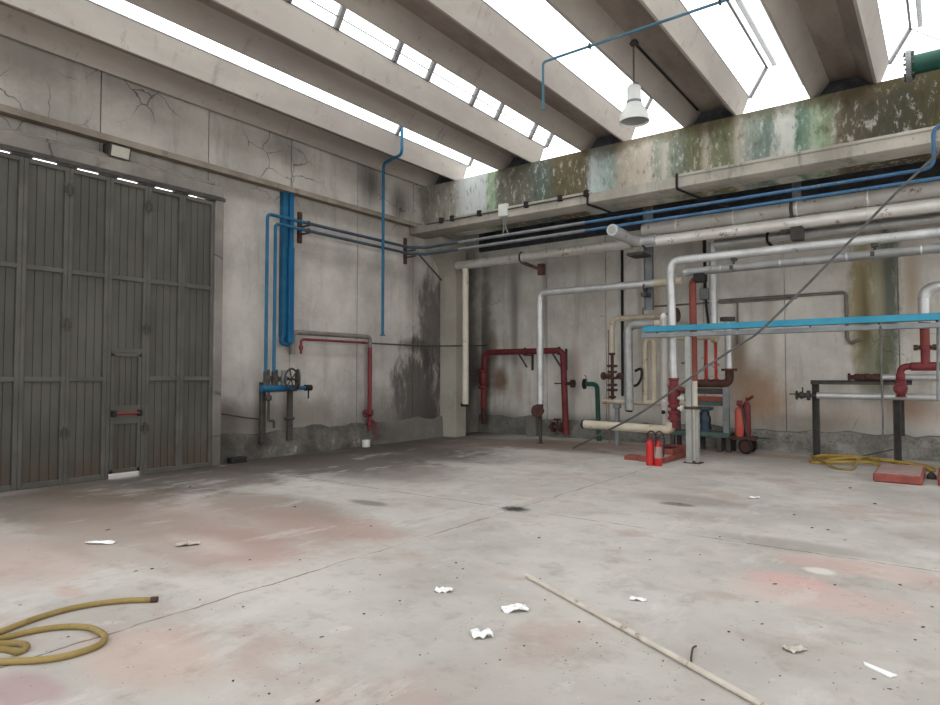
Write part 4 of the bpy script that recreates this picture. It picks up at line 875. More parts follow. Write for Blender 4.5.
obj('pipe_body', B().tube([V(xgf, YG-.1, zgt), V(xgv-.02, YG, zgt), V(xgv+.02, YG, .0)], rg, 14, .14), 'green', gp2)
obj('flange', B().lathe((xgf-.04, YG-.1, zgt), (1, .1, 0), [(0, .05), (0, .13), (.04, .13), (.04, .07)], 18), 'black', gp2)
obj('handle', B().tube(spline([(xgf+.05, YG-.1, zgt+.06), (xgf+.02, YG-.1, zgt+.18), (xgf-.03, YG-.1, zgt+.22)]), .014, 6), 'steel_grey', gp2)
# beige rig
YB2 = 13.8
a, b_ = hline(YB2, 612, 319, 662, 316); rb = rad(5.5, gy(640, 318, YB2)); xl_ = gy(612, 340, YB2).x; zlow = gy(612, 354, YB2).z
rig = thing('beige_pipe_rig', 'beige pipe rig with a dark rusty valve standing behind the silver drop pipe', 'pipe rig', (gy(630, 402, YB2).x, YB2, 0))
obj('top_pipe', B().tube([V(xl_, YB2, zlow), V(xl_, YB2, a.z), V(b_.x, YB2, a.z)], rb, 16, .16), 'beige', rig)
xd_ = gy(678, 315, YB2).x; obj('end_disc', B().lathe((xd_-.25, YB2, a.z), (1, -.15, 0), [(0, rb), (.2, rb), (.2, .16), (.25, .16), (.25, .05)], 20), 'rust', rig)
zlo = gy(630, 402, YB2).z
vv = B().tube([V(xl_, YB2, zlow+.02), V(xl_, YB2, zlo)], rb*.6, 12)
for py, rr_ in ((354, .07), (366, .12), (372, .11), (378, .13), (385, .11), (390, .12), (397, .08)):
    z = gy(612, py, YB2).z; vv.lathe((xl_, YB2, z+.03), (0, 0, -1), [(0, rr_*.7), (.005, rr_), (.05, rr_), (.06, rr_*.7)], 14)
zz_ = gy(612, 376, YB2).z
vv.cyl((xl_-.22, YB2-.05, zz_), (xl_, YB2, zz_), .05, 10).lathe((xl_-.24, YB2-.05, zz_), (1, 0, 0), [(0, .07), (.02, .09), (.07, .09), (.09, .06)], 12).cyl((xl_, YB2-.05, zz_-.1), (xl_+.22, YB2-.12, zz_+.02), .02, 8).lathe((xl_+.22, YB2-.12, zz_), (0, 1, 0), [(0, .05), (.02, .08), (.06, .08)], 12)
obj('valve', vv, 'rust', rig)
xb0, xb1 = gy(603, 402, YB2).x, gy(686, 401, YB2).x
obj('bottom_pipe', B().tube([V(xb0, YB2, zlo), V(xb1, YB2, zlo)], rb*.95, 16), 'beige', rig)
zh = gy(660, 338, YB2).z; xa1, xa2 = gy(645, 370, YB2).x, gy(653.5, 370, YB2).x
obj('twin_risers', B().tube([V(xa1, YB2, zlo), V(xa1, YB2, zh), V(gy(690, 338, YB2).x, YB2, zh)], rb*1.1, 14, .16).tube([V(xa2, YB2+.02, zlo), V(xa2, YB2+.02, zh)], rb*1.1, 14), 'beige', rig)
obj('header_end', B().tube([V(gy(690, 338, YB2).x, YB2, zh), V(gy(712, 338, YB2).x, YB2, zh)], rb*1.15, 14).lathe((gy(712, 338, YB2).x, YB2, zh), (1, 0, 0), [(0, .07), (0, .14), (.1, .14), (.1, .08)], 16), 'beige', rig)
xl0 = gy(618, 430, YB2).x; obj('leg', B().bbox((xl0-.06, YB2-.05, 0), (xl0+.03, YB2+.04, zlo-rb*.8), .006).bbox((xl0-.09, YB2-.08, zlo-rb-.09), (xl0+.06, YB2+.07, zlo-rb*.8)), 'steel_grey', rig)
xl0 = gy(603.5, 415, YB2).x; obj('leg', B().cyl((xl0, YB2+.3, 0), (xl0, YB2+.3, gy(606, 330, YB2+.3).z), .014, 8), 'grey_conduit', rig)
# silver drop pipe
YS1 = 13.35
xs1 = gy(628.5, 370, YS1).x; rs1 = rad(8.8, V(xs1, YS1, 2)); zs1 = gy(640, 324, YS1).z; zs2 = gy(629, 410, YS1).z; xs2 = gy(655, 324, YS1).x
sd = thing('drop_pipe', 'silver pipe hanging straight down with an open end left of the blue tray', 'pipe', (xs1, YS1, zs2))
obj('lagging', B().tube([V(xs1+.01, YS1, zs2), V(xs1-.01, YS1, zs1), V(xs2, YS1, zs1)], rs1, 18, .2, rings=.55), 'silver_grey', sd)
obj('open_end', B().cyl(V(xs1+.01, YS1-.02, zs2-.03), V(xs1+.01, YS1-.01, zs2+.01), rs1*.8, 16), 'black', sd)
obj('side_bend', B().tube([V(xs2, YS1, zs1), V(xs2+.15, YS1, zs1), V(xs2+.15, YW-.03, zs1+.05)], rs1*.8, 14, .14), 'beige', sd)
tag(obj('rubber_hose', B().tube(spline([gy(635, 371, 13.6), gy(641, 369, 13.6), gy(641.5, 377, 13.6), gy(638, 384, 13.6), gy(634, 386, 13.6)]), .03, 8), 'black'), 'short black hose loop behind the silver drop pipe', 'hose')
# pale vertical pipe beside the white one
YV = 12.5
xv5 = gy(664.3, 370, YV).x; r5v = rad(7.6, V(xv5, YV, 2)); zt5 = gy(663.5, 313, YV).z; zb5 = gy(664.3, 428, YV).z
pv = thing('insulated_pipe', 'pale vertical pipe with a capped top directly left of the red valve pipe', 'pipe', (xv5, YV, zb5))
obj('lagging', B().tube([V(xv5, YV, zb5), V(xv5, YV, zt5-.08), V(xv5, YV, zt5-.03), V(xv5, YV, zt5)], [r5v, r5v, r5v*.8, r5v*.4], 18).tube([V(xv5, YV, zb5), V(xv5, YV, zt5-.1)], r5v, 18, caps=False, rings=.9), 'silver_bright', pv)
obj('side_hole', B().cyl(V(xv5+.0, YV-r5v*.6, gy(664, 412, YV).z), V(xv5, YV-r5v*1.12, gy(664, 412, YV).z), .04, 12), 'black', pv)
# second silver drop with rusty elbow, thin red risers, frame and pump
YS2 = 13.9
x2 = gy(728.5, 350, YS2).x; r2_ = rad(6.6, V(x2, YS2, 2)); zA = gy(728, 322, YS2).z; zB = gy(729, 370, YS2).z; zC = gy(710, 383.5, YS2).z; x2l = gy(696, 383, YS2).x
s2 = thing('drop_pipe', 'short silver vertical pipe ending in a rusty flanged elbow right of the red risers', 'pipe', (x2, YS2, zC))
obj('lagging', B().tube([V(x2-.01, YS2, zA), V(x2, YS2, zB)], r2_, 16, rings=.7), 'silver', s2)
obj('rusty_elbow', B().tube([V(x2+.01, YS2, zB), V(x2+.01, YS2, zC), V(x2l, YS2, zC)], .085, 14, .2).lathe((x2+.01, YS2, zB+.03), (0, 0, -1), [(0, .08), (0, .16), (.05, .16), (.05, .09)], 18), 'rust', s2)
obj('top_flange', B().lathe((x2-.01, YS2, zA+.1), (0, 0, -1), [(0, .1), (0, .15), (.08, .15), (.08, .1)], 16), 'dark_metal', s2)
for p, lab in ((706, 'left of two thin red risers below the blue tray'), (715.5, 'right of two thin red risers below the blue tray')):
    x = gy(p, 360, YS2+.1).x
    tag(obj('red_riser', B().tube([V(x, YS2+.12, zC+.06), V(x, YS2+.12, zh)], .03, 10).lathe((x, YS2+.12, zC+.05), (0, 0, 1), [(0, .06), (.05, .06), (.06, .03)], 10), 'red_bright'), lab, 'pipe')
YFm = 14.1
zfr = gy(715, 434, YFm).z; xf0, xf1 = gy(668, 433, YFm).x, gy(733, 434, YFm).x
fm = thing('pump_stand', 'low green-grey steel frame carrying the small pump beside the wall', 'frame', ((xf0+xf1)/2, YFm, 0))
obj('long_rail', B().bbox((xf0, YFm-.25, zfr-.05), (xf1, YFm-.17, zfr+.05), .008).bbox((xf0, YFm+.17, zfr-.05), (xf1, YFm+.25, zfr+.05), .008).box((xf0, YFm-.2, zfr+.02), (xf1, YFm+.2, zfr+.035)), 'green_dark', fm)
for p in (676, 700, 722.5, 731):
    x = gy(p, 434, YFm).x
    for q in (YFm-.25, YFm+.16): obj('leg', B().bbox((x-.045, q, 0), (x+.045, q+.09, zfr-.04), .006), 'dark_metal', fm)
xu = gy(728.5, 410, YFm).x; zu = gy(728, 387, YFm).z; xu0 = gy(697, 410, YFm).x
obj('upright', B().bbox((xu-.05, YFm-.25, zfr+.05), (xu+.07, YFm-.15, zu), .008), 'steel_grey', fm)
for py, m_ in ((391, 'dark_metal'), (399, 'red_brown'), (402.5, 'green_dark')):
    z = gy(712, py, YFm).z; obj('cross_bar', B().bbox((xu0-.3, YFm-.2+.0, z-.06), (xu if py != 402.5 else xu, YFm-.10, z+.06 if py < 402 else z+.04), .008), m_, fm)
obj('upright', B().bbox((xu0-.42, YFm-.25, zfr+.05), (xu0-.3, YFm-.15, zu), .008), 'dark_metal', fm)
x = gy(704.5, 420, YFm-.1).x; zp0 = zfr+.05
pm = thing('pump', 'small dark blue-grey valve body with a flared top standing on the frame', 'pump', (x, YFm-.05, zp0))
obj('body', B().lathe((x, YFm-.05, zp0), (0, 0, 1), [(0, .16), (.04, .16), (.05, .10), (.14, .09), (.2, .12), (.3, .12), (.36, .085), (.44, .075), (.47, .17), (.52, .17), (.53, .08)], 18), 'blue_dark', pm)
for s_ in (-1, 1): obj('yoke_arm', B().bar((x+s_*.13, YFm-.1, zp0+.05), (x+s_*.08, YFm-.1, zp0+.42), .03), 'black', pm)
# wheeled extinguisher
YE_ = 14.0
pe = gz(745, 450); xe_ = gy(740.5, 420, YE_).x; z0e = gy(740, 436, YE_).z; z1e = gy(740, 407, YE_).z; re_ = rad(8.2, V(xe_, YE_, .8))
we = thing('wheeled_fire_extinguisher', 'large faded red wheeled fire extinguisher leaning by the back wall', 'fire extinguisher', (xe_, YE_, 0))
Hh = z1e-z0e
obj('cylinder', B().lathe((xe_, YE_-.1, z0e), (0, 0, 1), [(0, re_*.8), (.03, re_), (Hh-.08, re_), (Hh-.02, re_*.7), (Hh, re_*.3), (Hh+.06, re_*.25)], 20), 'red_faded', we)
obj('rear_cylinder', B().lathe((xe_+.09, YE_+.13, z0e), (0, 0, 1), [(0, re_*.8), (.03, re_*.95), (Hh+.02, re_*.95), (Hh+.09, re_*.6), (Hh+.12, re_*.25), (Hh+.2, re_*.2)], 20), 'red', we)
obj('hose', B().tube(spline([(xe_+.02, YE_-.12, z1e+.06), (xe_+.1, YE_-.24, z1e-.05), (xe_+.13, YE_-.24, z0e+.3), (xe_+.19, YE_-.2, z0e+.02)]), .022, 8), 'dark_metal', we)
obj('valve_head', B().bbox((xe_-.04, YE_-.14, z1e+.03), (xe_+.06, YE_-.05, z1e+.14), .01).cyl((xe_+.13, YE_+.08, z1e+.15), (xe_+.24, YE_+.02, z1e+.22), .03, 8), 'red', we)
obj('carriage', B().bbox((xe_-.2, YE_-.22, z0e-.07), (xe_+.30, YE_+.2, z0e), .01), 'rust', we)
obj('drawbar', B().bar((xe_+.3, YE_, z0e-.02), (gy(770, 437, YE_).x, YE_, z0e-.02), .03), 'dark_metal', we)
for s_ in (-.2, .2):
    wr = z0e-.04 if z0e > .2 else .17
    wl_ = obj('wheel', B().torus((xe_+.14, YE_+s_, wr*.52+.0), (.35, 1, 0), wr*.52-.03, .03, 24, 8), 'black', we)
    obj('hub', B().lathe((xe_+.14, YE_+s_-.02, wr*.52), (.35, 1, 0), [(0, wr*.1), (.0, wr*.4), (.04, wr*.4), (.04, wr*.1)], 18), 'rust', wl_)
# ------------------------------------------------------------------ small conduits on the back wall
yc = YW-.036
tag(obj('wall_conduit', B().tube([gy(622, 236, yc), gy(622.5, 396, yc)], .035, 8), 'black'), 'black vertical conduit on the back wall left of the hanging post', 'conduit')
cs = thing('conduit_and_switch', 'dark conduit dropping to a small grey switch box on the back wall', 'conduit', tuple(gy(705, 325, yc)))
obj('conduit', B().tube([gy(704.5, 236, yc), gy(705, 288, yc)], .035, 8), 'black', cs)
q = gy(705, 294, yc); obj('switch_box', B().bbox((q.x-.1, yc-.1, q.z-.13), (q.x+.1, yc+.05, q.z+.13), .015), 'steel_grey', cs)
obj('cable', B().tube(spline([gy(705.5, 298, yc-.02), gy(707, 312, yc-.05), gy(709, 326, yc-.05)]), .03, 8), 'black', cs)
q1, q2, q3 = gy(643, 319, yc), gy(643, 305, yc), gy(735, 303.5, yc)
zq = (q2.z+q3.z)/2
tag(obj('thin_conduit', B().tube([V(q1.x, yc, q1.z), V(q1.x, yc, zq), V(q3.x+.05, yc, zq), V(q3.x+.05, yc, gy(738, 345, yc).z)], .022, 8, .08), 'grey_conduit'), 'thin brown-grey conduit framing the wall between the drop pipes above the tray', 'conduit')
q1, q2 = gy(719, 301, yc), gy(846, 292, yc); zq = (q1.z+q2.z)/2
q4 = gy(847, 338, yc)
tag(obj('grey_conduit', B().tube([V(q1.x, yc, zq), V(q4.x, yc, zq), V(q4.x, yc, q4.z), V(q4.x+.06, yc, q4.z-.12), V(q4.x+.2, yc-.1, q4.z-.05), V(q4.x+.26, yc-.1, q4.z-.03)], .034, 10, .09).tube([V(q1.x, yc+.0, zq-.055), V(q4.x-.9, yc+.0, zq-.055)], .02, 8), 'grey_conduit'), 'grey conduit on the back wall bending down into a hook left of the mossy stripe', 'conduit')
# ------------------------------------------------------------------ right hand rack
YK = 14.35
rk = thing('pipe_rack', 'dark steel frame against the back wall carrying two silver pipes', 'rack', (gy(855, 420, YK).x, YK, 0))
ztop = gy(860, 382, YK).z
for p in (815.5, 896.5):
    x = gy(p, 420, YK).x; hi = ztop if p < 850 else gy(897, 396, YK).z
    obj('leg', B().box((x-.05, YK-.05, 0), (x-.035, YK+.06, hi)).box((x-.05, YK+.035, 0), (x+.07, YK+.06, hi)).box((x+.05, YK-.02, 0), (x+.07, YK+.06, hi)).bbox((x-.1, YK-.09, 0), (x+.11, YK+.1, .02)), 'dark_metal', rk)
x0, x1 = gy(811, 382, YK).x, gy(912, 380, YK).x
obj('top_rail', B().bbox((x0, YK-.06, ztop-.05), (x1, YK-.03, ztop+.03), .004).box((x0, YK-.06, ztop+.01), (x1, YK+.08, ztop+.03)), 'dark_metal', rk)
x = gy(902, 420, YK+.3).x; obj('rear_bar', B().bbox((x-.04, YK+.3, .45), (x+.04, YK+.38, gy(902, 398, YK).z), .005), 'dark_metal', rk)
a, b_ = hline(YK, 818, 396.5, 935, 396); rk_r = rad(6.6, gy(870, 396, YK)); b_.x = XEND
lpz = thing('insulated_pipe', 'lower silver pipe on the right rack with a small dark valve at its end', 'pipe', (a.x, YK-.1, a.z-rk_r))
yk2 = YK-.06-rk_r
obj('lagging', B().tube([V(a.x, yk2, a.z), V(XEND, yk2, a.z)], rk_r, 18, rings=1.0), 'silver', lpz)
xk0 = gy(796, 396, yk2).x
obj('end_valve', B().cyl((xk0, yk2, a.z), (a.x, yk2, a.z), .035, 10).lathe((xk0, yk2, a.z), (1, 0, 0), [(0, .04), (.0, .09), (.03, .09), (.03, .04), (.1, .08), (.15, .05), (.2, .05), (.2, .10), (.25, .10), (.25, .04)], 14).cyl((xk0+.12, yk2, a.z), (xk0+.12, yk2, a.z+.16), .015, 8).cyl((xk0-.12, yk2, a.z+.02), (xk0, yk2, a.z+.02), .012, 6), 'dark_metal', lpz)
a, b_ = hline(YK, 882, 379, 935, 379.5); ru = rad(6.4, gy(900, 379, YK))
upz = thing('insulated_pipe', 'upper silver pipe on the right rack with a rusty bare end', 'pipe', (a.x, YK, a.z-ru))
za = ztop+.03+ru
obj('lagging', B().tube([V(a.x, YK, za), V(XEND, YK, za)], ru, 18, rings=1.0), 'silver', upz)
x0 = gy(848, 378, YK).x
obj('rusty_end', B().tube([V(x0, YK, za), V(a.x+.02, YK, za)], ru*.8, 14).lathe((x0, YK, za), (1, 0, 0), [(0, .05), (0, ru*1.3), (.04, ru*1.3), (.04, ru*.7)], 16).lathe((x0+.1, YK, za-.0), (1, 0, 0), [(0, ru*.8), (.02, ru*1.25), (.16, ru*1.05), (.2, ru*1.35), (.3, ru*1.0), (.34, ru*1.3), (.46, ru*.8)], 12).lathe((a.x-.06, YK, za), (1, 0, 0), [(0, ru*.6), (0, ru*1.15), (.05, ru*1.15), (.05, ru)], 16), 'rust', upz)
# red valve assembly with silver elbow
YRV = 13.3
xA = gy(925, 345, YRV).x; zE = gy(935, 286.5, YRV).z; zF = gy(925, 322, YRV).z; rE = rad(10.5, V(xA, YRV, 2.5))
zT = gy(915, 366.5, YRV).z; xB = gy(900.5, 375, YRV).x; zD = gy(900, 381, YRV).z; zV0 = gy(900, 398.5, YRV).z
rv = thing('red_valve_assembly', 'red valve and tee hanging below a silver elbow at the right of the photo', 'valve', (xB, YRV, zV0))
obj('silver_elbow', B().tube([V(xA, YRV, zF), V(xA, YRV, zE), V(XEND, YRV, zE)], rE, 20, .22, rings=.7), 'silver', rv)
rr_ = rad(8.2, V(xA, YRV, 2))
obj('brown_pipe', B().tube([V(xA, YRV, zF+.05), V(xA, YRV, gy(925, 349, YRV).z)], rr_, 16).lathe((xA, YRV, gy(925, 326, YRV).z), (0, 0, -1), [(0, rr_), (0, rr_*1.7), (.03, rr_*1.7), (.03, rr_)], 18).lathe((xA, YRV, gy(925, 320.5, YRV).z), (0, 0, -1), [(0, rr_), (0, rr_*1.2), (.08, rr_*1.2), (.08, rr_)], 18), 'red_brown', rv)
zfl = gy(925, 347.5, YRV).z
obj('tee_pipe', B().lathe((xA, YRV, zfl+.04), (0, 0, -1), [(0, rr_), (0, rr_*1.25), (.08, rr_*1.25), (.08, rr_*.95), (.2, rr_*.95)], 18).tube([V(xA, YRV, zfl-.05), V(xA, YRV, zT)], rr_*.95, 16).tube([V(gy(939, 366, YRV).x+.35, YRV, zT), V(xB, YRV, zT), V(xB, YRV, zD)], rr_*.82, 16, .17).lathe((xA-.22, YRV, zT), (1, 0, 0), [(0, rr_*.82), (.02, rr_*1.05), (.42, rr_*1.05), (.44, rr_*.82)], 16).lathe((xB, YRV, zD+.02), (0, 0, -1), [(-.12, rr_*.82), (-.1, rr_*1.02), (.0, rr_*1.02), (.02, rr_*.82)], 16), 'red', rv)
for s_ in (-1, 1): obj('bolt', B().lathe((xA+s_*rr_*1.45, YRV-.02, zfl), (s_, 0, 0), [(-.06, .03), (0, .03), (.0, .05), (.06, .05)], 10), 'rust', rv)
obj('wall_bracket', B().bar((2.0, YRV, zE-rE-.02), (2.0, YW, zE-rE-.02), .06, .04), 'dark_metal', rv)
hV = zD-zV0
obj('valve_body', B().lathe((xB, YRV, zD+.02), (0, 0, -1), [(0, rr_*.8), (.02, rr_*1.25), (.07, rr_*1.25), (.08, rr_*.9), (hV*.35, rr_*1.3), (hV*.7, rr_*1.3), (hV*.92, rr_*.9), (hV*.93, rr_*1.2), (hV, rr_*1.2)], 20), 'red', rv)
obj('valve_cover', B().lathe((xB, YRV-rr_*.9, gy(900, 388.5, YRV).z), (0, -1, 0), [(0, rr_*1.5), (.05, rr_*1.55), (.09, rr_*1.4), (.1, rr_*.9), (.13, rr_*.8)], 20), 'red', rv)
# ------------------------------------------------------------------ the long slack wire
wp = [gz(573, 449)+V(0, 0, .02)]
for p, q, y in ((607, 431, 12.0), (645, 410, 11.6), (700, 371, 11.58), (740, 344.5, 11.56), (760, 331, 11.55), (800, 292, 11.55), (850, 241, 11.55), (890, 199, 11.55), (933, 158, 11.58), (960, 133, 11.6)): wp.append(gy(p, q, y))
tag(obj('slack_wire', B().tube(spline(wp, 10), .021, 8), 'cable'), 'long dark slack wire crossing diagonally from the floor to the upper right', 'wire')
# ------------------------------------------------------------------ extinguishers and plinths
def ext(px, py, top, wpx, label, mats, s_=1):
    p = gz(px, py); r = rad(wpx, p); H = gy(px, top+7, p.y).z
    t = thing('fire_extinguisher', label, 'fire extinguisher', (p.x, p.y, 0), 'fire extinguishers on the floor')
    obj('cylinder', B().lathe((p.x, p.y, 0), (0, 0, 1), [(0, r*.85), (.015, r), (H-.07, r), (H-.03, r*.85), (H, r*.4), (H+.03, r*.3)], 24), mats[0], t)
    obj('label', B().tube([(p.x, p.y, H*.32), (p.x, p.y, H*.78)], r*1.015, 24, caps=False), mats[1], t)
    hd = obj('valve_head', B().bbox((p.x-.03, p.y-.03, H+.02), (p.x+.03, p.y+.03, H+.07), .008).bar((p.x, p.y-.02, H+.07), (p.x+s_*.11, p.y-.03, H+.11), .025, .012).bar((p.x, p.y-.02, H+.05), (p.x+s_*.10, p.y-.03, H+.05), .02, .012), mats[2], t)
    obj('hose', B().tube(spline([(p.x-s_*.03, p.y-.02, H+.05), (p.x-s_*.02, p.y-.02, H+.14), (p.x+s_*.06, p.y-.04, H+.17), (p.x+s_*.13, p.y-.06, H+.08), (p.x+s_*.12, p.y-.05, H*.55), (p.x+s_*.115, p.y-.04, H*.4)]), .012, 8), 'black', t)
ext(650.2, 465.3, 433.5, 8.2, 'bright red fire extinguisher, left one of the floor pair', ('red_bright', 'red_bright', 'red'), 1)
ext(658.2, 466, 434, 7.4, 'red fire extinguisher with a pale label, right one of the floor pair', ('red_bright', 'plinth_top', 'dark_metal'), 1)
pl1 = thing('plinth', 'low red painted concrete plinth under the valve, behind the extinguishers', 'plinth', (-4.40, 12.1, 0))
obj('slab', B().bbox((-4.68, 11.50, 0), (-4.16, 12.9, .10), .012).bbox((-4.98, 11.55, 0), (-4.66, 11.85, .08), .012), 'red_plinth', pl1)
obj('top_face', B().box((-4.64, 11.54, .098), (-4.20, 12.86, .103)), 'plinth_top', pl1)
fa = V(-4.62, 12.25, .1); fbx = B()
fbx.bbox((-4.64, 12.0, .1), (-4.2, 12.07, .20), .008).bbox((-4.64, 12.83, .1), (-4.2, 12.9, .20), .008).bbox((-4.64, 12.07, .1), (-4.57, 12.83, .20), .008).bbox((-4.27, 12.07, .1), (-4.2, 12.83, .20), .008)
bx = thing('red_frame_box', 'red open-topped steel box on the low plinth, dark inside', 'box', (-4.42, 12.45, .103))
for v in fbx.v: v.z += .004
obj('box_frame', fbx, 'red_plinth', bx); obj('dark_inside', B().box((-4.57, 12.07, .107), (-4.27, 12.83, .165)), 'black', bx)  # black block stands in for the shade inside the open box
def plinth(x0, x1, y0, y1, h, label):
    t = thing('plinth', label, 'plinth', ((x0+x1)/2, (y0+y1)/2, 0)); n = 8
    obj('slab', B().bbox((x0, y0, 0), (x1, y1, h), .02), 'red_plinth', t); obj('top_face', B().box((x0+.03, y0+.03, h-.002), (x1-.03, y1-.03, h+.003)), 'plinth_top', t)
qa, qb = gz(873, 481.5), gz(923, 486)
plinth(qa.x, qb.x, (qa.y+qb.y)/2, (qa.y+qb.y)/2+1.35, .13, 'worn red concrete plinth on the floor below the yellow hoses')
plinth(qb.x+.17, qb.x+.85, (qa.y+qb.y)/2+.1, (qa.y+qb.y)/2+1.4, .13, 'red concrete plinth cut off by the right edge of the photo')
p = gz(930, 478); tag(obj('debris_pile', B().lathe((qb.x+.085, p.y-.1, 0), (0, 0, 1), [(0, .07), (.05, .065), (.1, .03), (.12, .005)], 9), 'grit'), 'small heap of rubble between the two red plinths at right', 'rubble')
# ------------------------------------------------------------------ hoses on the floor
def hose(name, pts, r, mat, label, lift=None, ends=None):
    P = []
    for i, (px, py) in enumerate(pts):
        P.append(gz(px, py + (1.6 if px > 800 else 0), r) + V(0, 0, (lift or {}).get(i, 0)))
    path = spline(P, 10)
    t = thing(name, label, 'hose', (P[0].x, P[0].y, 0))
    obj('hose_body', B().tube(path, r, 12), mat, t)
    if ends:
        d = (path[0]-path[1]).normalized(); obj('end_fitting', B().cyl(path[0]-d*.02, path[0]+d*.025, r*1.12, 14), 'rust', t)
    return t
hose('garden_hose', [(154, 599.5), (120, 601), (80, 606.5), (40, 617), (0, 632), (-45, 650), (-90, 668), (-120, 672), (-110, 660), (-60, 651), (0, 638.5), (30, 631.5), (60, 627), (85, 627), (100, 632), (105, 638), (97, 646), (70, 655), (40, 660), (0, 662), (-40, 666), (-70, 661), (-40, 647), (-5, 643.5), (20, 643.5), (27, 647), (18, 652), (0, 657), (-25, 663), (-50, 668)],
     .0185, 'yellow_hose', 'faded yellow hose lying in loose loops on the floor at lower left', lift={22: .042, 26: .0, 27: .042, 28: .042, 21: .04, 9: .03, 5: .0}, ends=True)
hose('yellow_hose', [(938, 468), (915, 462.5), (895, 460), (870, 458), (845, 456.5), (822, 456.5), (811, 459), (818, 461), (835, 460), (860, 459.5), (885, 462.3), (905, 464), (930, 468.5), (918, 467), (880, 461.5), (845, 458), (818, 457), (812, 460.5), (842, 462), (868, 463), (884, 465)], .026, 'yellow', 'bright yellow hose tangled on the floor in front of the right rack', lift={9: .06, 10: .06, 8: .05, 13: .05, 14: .07, 15: .07, 16: .05, 18: .03, 19: .04})
hose('brown_hose', [(812, 458), (822, 462), (835, 466), (852, 467.5), (858, 463), (868, 461.5), (884, 465.5), (900, 466.5), (936, 469)], .024, 'yellow_hose', 'thin brownish hose twisted around the yellow one by the right rack', lift={4: .08, 5: .1, 0: .07, 1: .05})
tag(obj('metal_strip', B().bar(gz(856, 459)+V(0, 0, .03), gy(893, 449.5, 14.1), .05, .02), 'dark_metal'), 'dark metal strip propped among the hoses against the right rack', 'strip')
# rod on the floor
ra_, rb_ = gz(526, 575, .018), gz(775, 712, .018)
tag(obj('conduit_rod', B().tube([ra_, ra_.lerp(rb_, .5)+V(.012, .0, 0), rb_], .017, 12), 'rod'), 'long pale plastic conduit rod lying on the floor in the foreground', 'rod')
# ------------------------------------------------------------------ litter
def scrap(px, py, w, l, rot, h, label, seed, mat='paper', name='paper_scrap'):
    random.seed(seed); p = gz(px, py); n = 5; b = B(); vs = []; ca, sa = math.cos(rot), math.sin(rot)
    for i in range(n+1):
        for j in range(n+1):
            u, v = i/n-.5, j/n-.5; k = 1-.35*abs(v)*random.uniform(.3, 1.)
            x, y = u*l*k, v*w*(1-.5*abs(u)*random.random()); z = .004+h*random.random()*(1-1.6*max(abs(u), abs(v))**2 if h > .02 else 1)
            vs.append((p.x+x*ca-y*sa, p.y+x*sa+y*ca, max(z, .003)))
    for q in list(vs): vs.append((q[0], q[1], q[2]-.003 if q[2] > .006 else .0005))
    m = (n+1)**2; fs = []
    for i in range(n):
        for j in range(n):
            a = i*(n+1)+j; f = (a, a+1, a+n+2, a+n+1); fs.append(f); fs.append(tuple(m+q for q in reversed(f)))
    return tag(obj(name, b.add(vs, fs), mat, sharp=12), label, 'litter')
YW_ = YAW
scrap(444, 591, .10, .14, YW_, .03, 'crumpled white paper scrap, leftmost of three in the floor centre', 1)
scrap(515, 610.5, .10, .19, YW_+.1, .045, 'largest white paper scrap in the floor centre near the rod', 2)
scrap(482, 636, .11, .13, YW_+.3, .045, 'folded white paper scrap nearest the camera in the floor centre', 3)
scrap(638, 600, .06, .12, YW_-.3, .015, 'small white paper scrap on the right side of the pale rod', 4)
scrap(100, 543.5, .10, .28, YW_, .03, 'white scrap on the stained floor in front of the gate', 5)
scrap(188, 545, .12, .22, YW_+.5, .02, 'flat beige scrap on the floor right of the gate stains', 6, 'rod')
scrap(754, 498, .08, .14, YW_, .02, 'tiny white scrap on the floor left of the red plinth', 8)
scrap(795, 650, .09, .13, YW_+.4, .02, 'grey crumpled scrap on the floor left of the white strip', 9, 'rod')
sa_, sb_ = gz(865, 663, .006), gz(895, 677, .006)
tag(obj('white_strip', B().add([sa_+V(-.01, .02, 0), sa_+V(.0, -.02, 0), sb_+V(-.02, -.025, .004), sb_+V(.01, .025, .004)] + [q-V(0, 0, .006) for q in (sa_+V(-.01, .02, 0), sa_+V(.0, -.02, 0), sb_+V(-.02, -.025, .004), sb_+V(.01, .025, .004))], [(0, 1, 2, 3), (7, 6, 5, 4), (0, 4, 5, 1), (1, 5, 6, 2), (2, 6, 7, 3), (3, 7, 4, 0)]), 'paper'), 'narrow white plastic strip on the floor at lower right', 'litter')
tag(obj('twig', B().tube(spline([gz(691, 663, .008), gz(691.5, 655, .02), gz(693, 648, .03), gz(696, 646, .012)]), .006, 6), 'leaf'), 'thin curled twig beside the pale rod on the floor', 'twig')
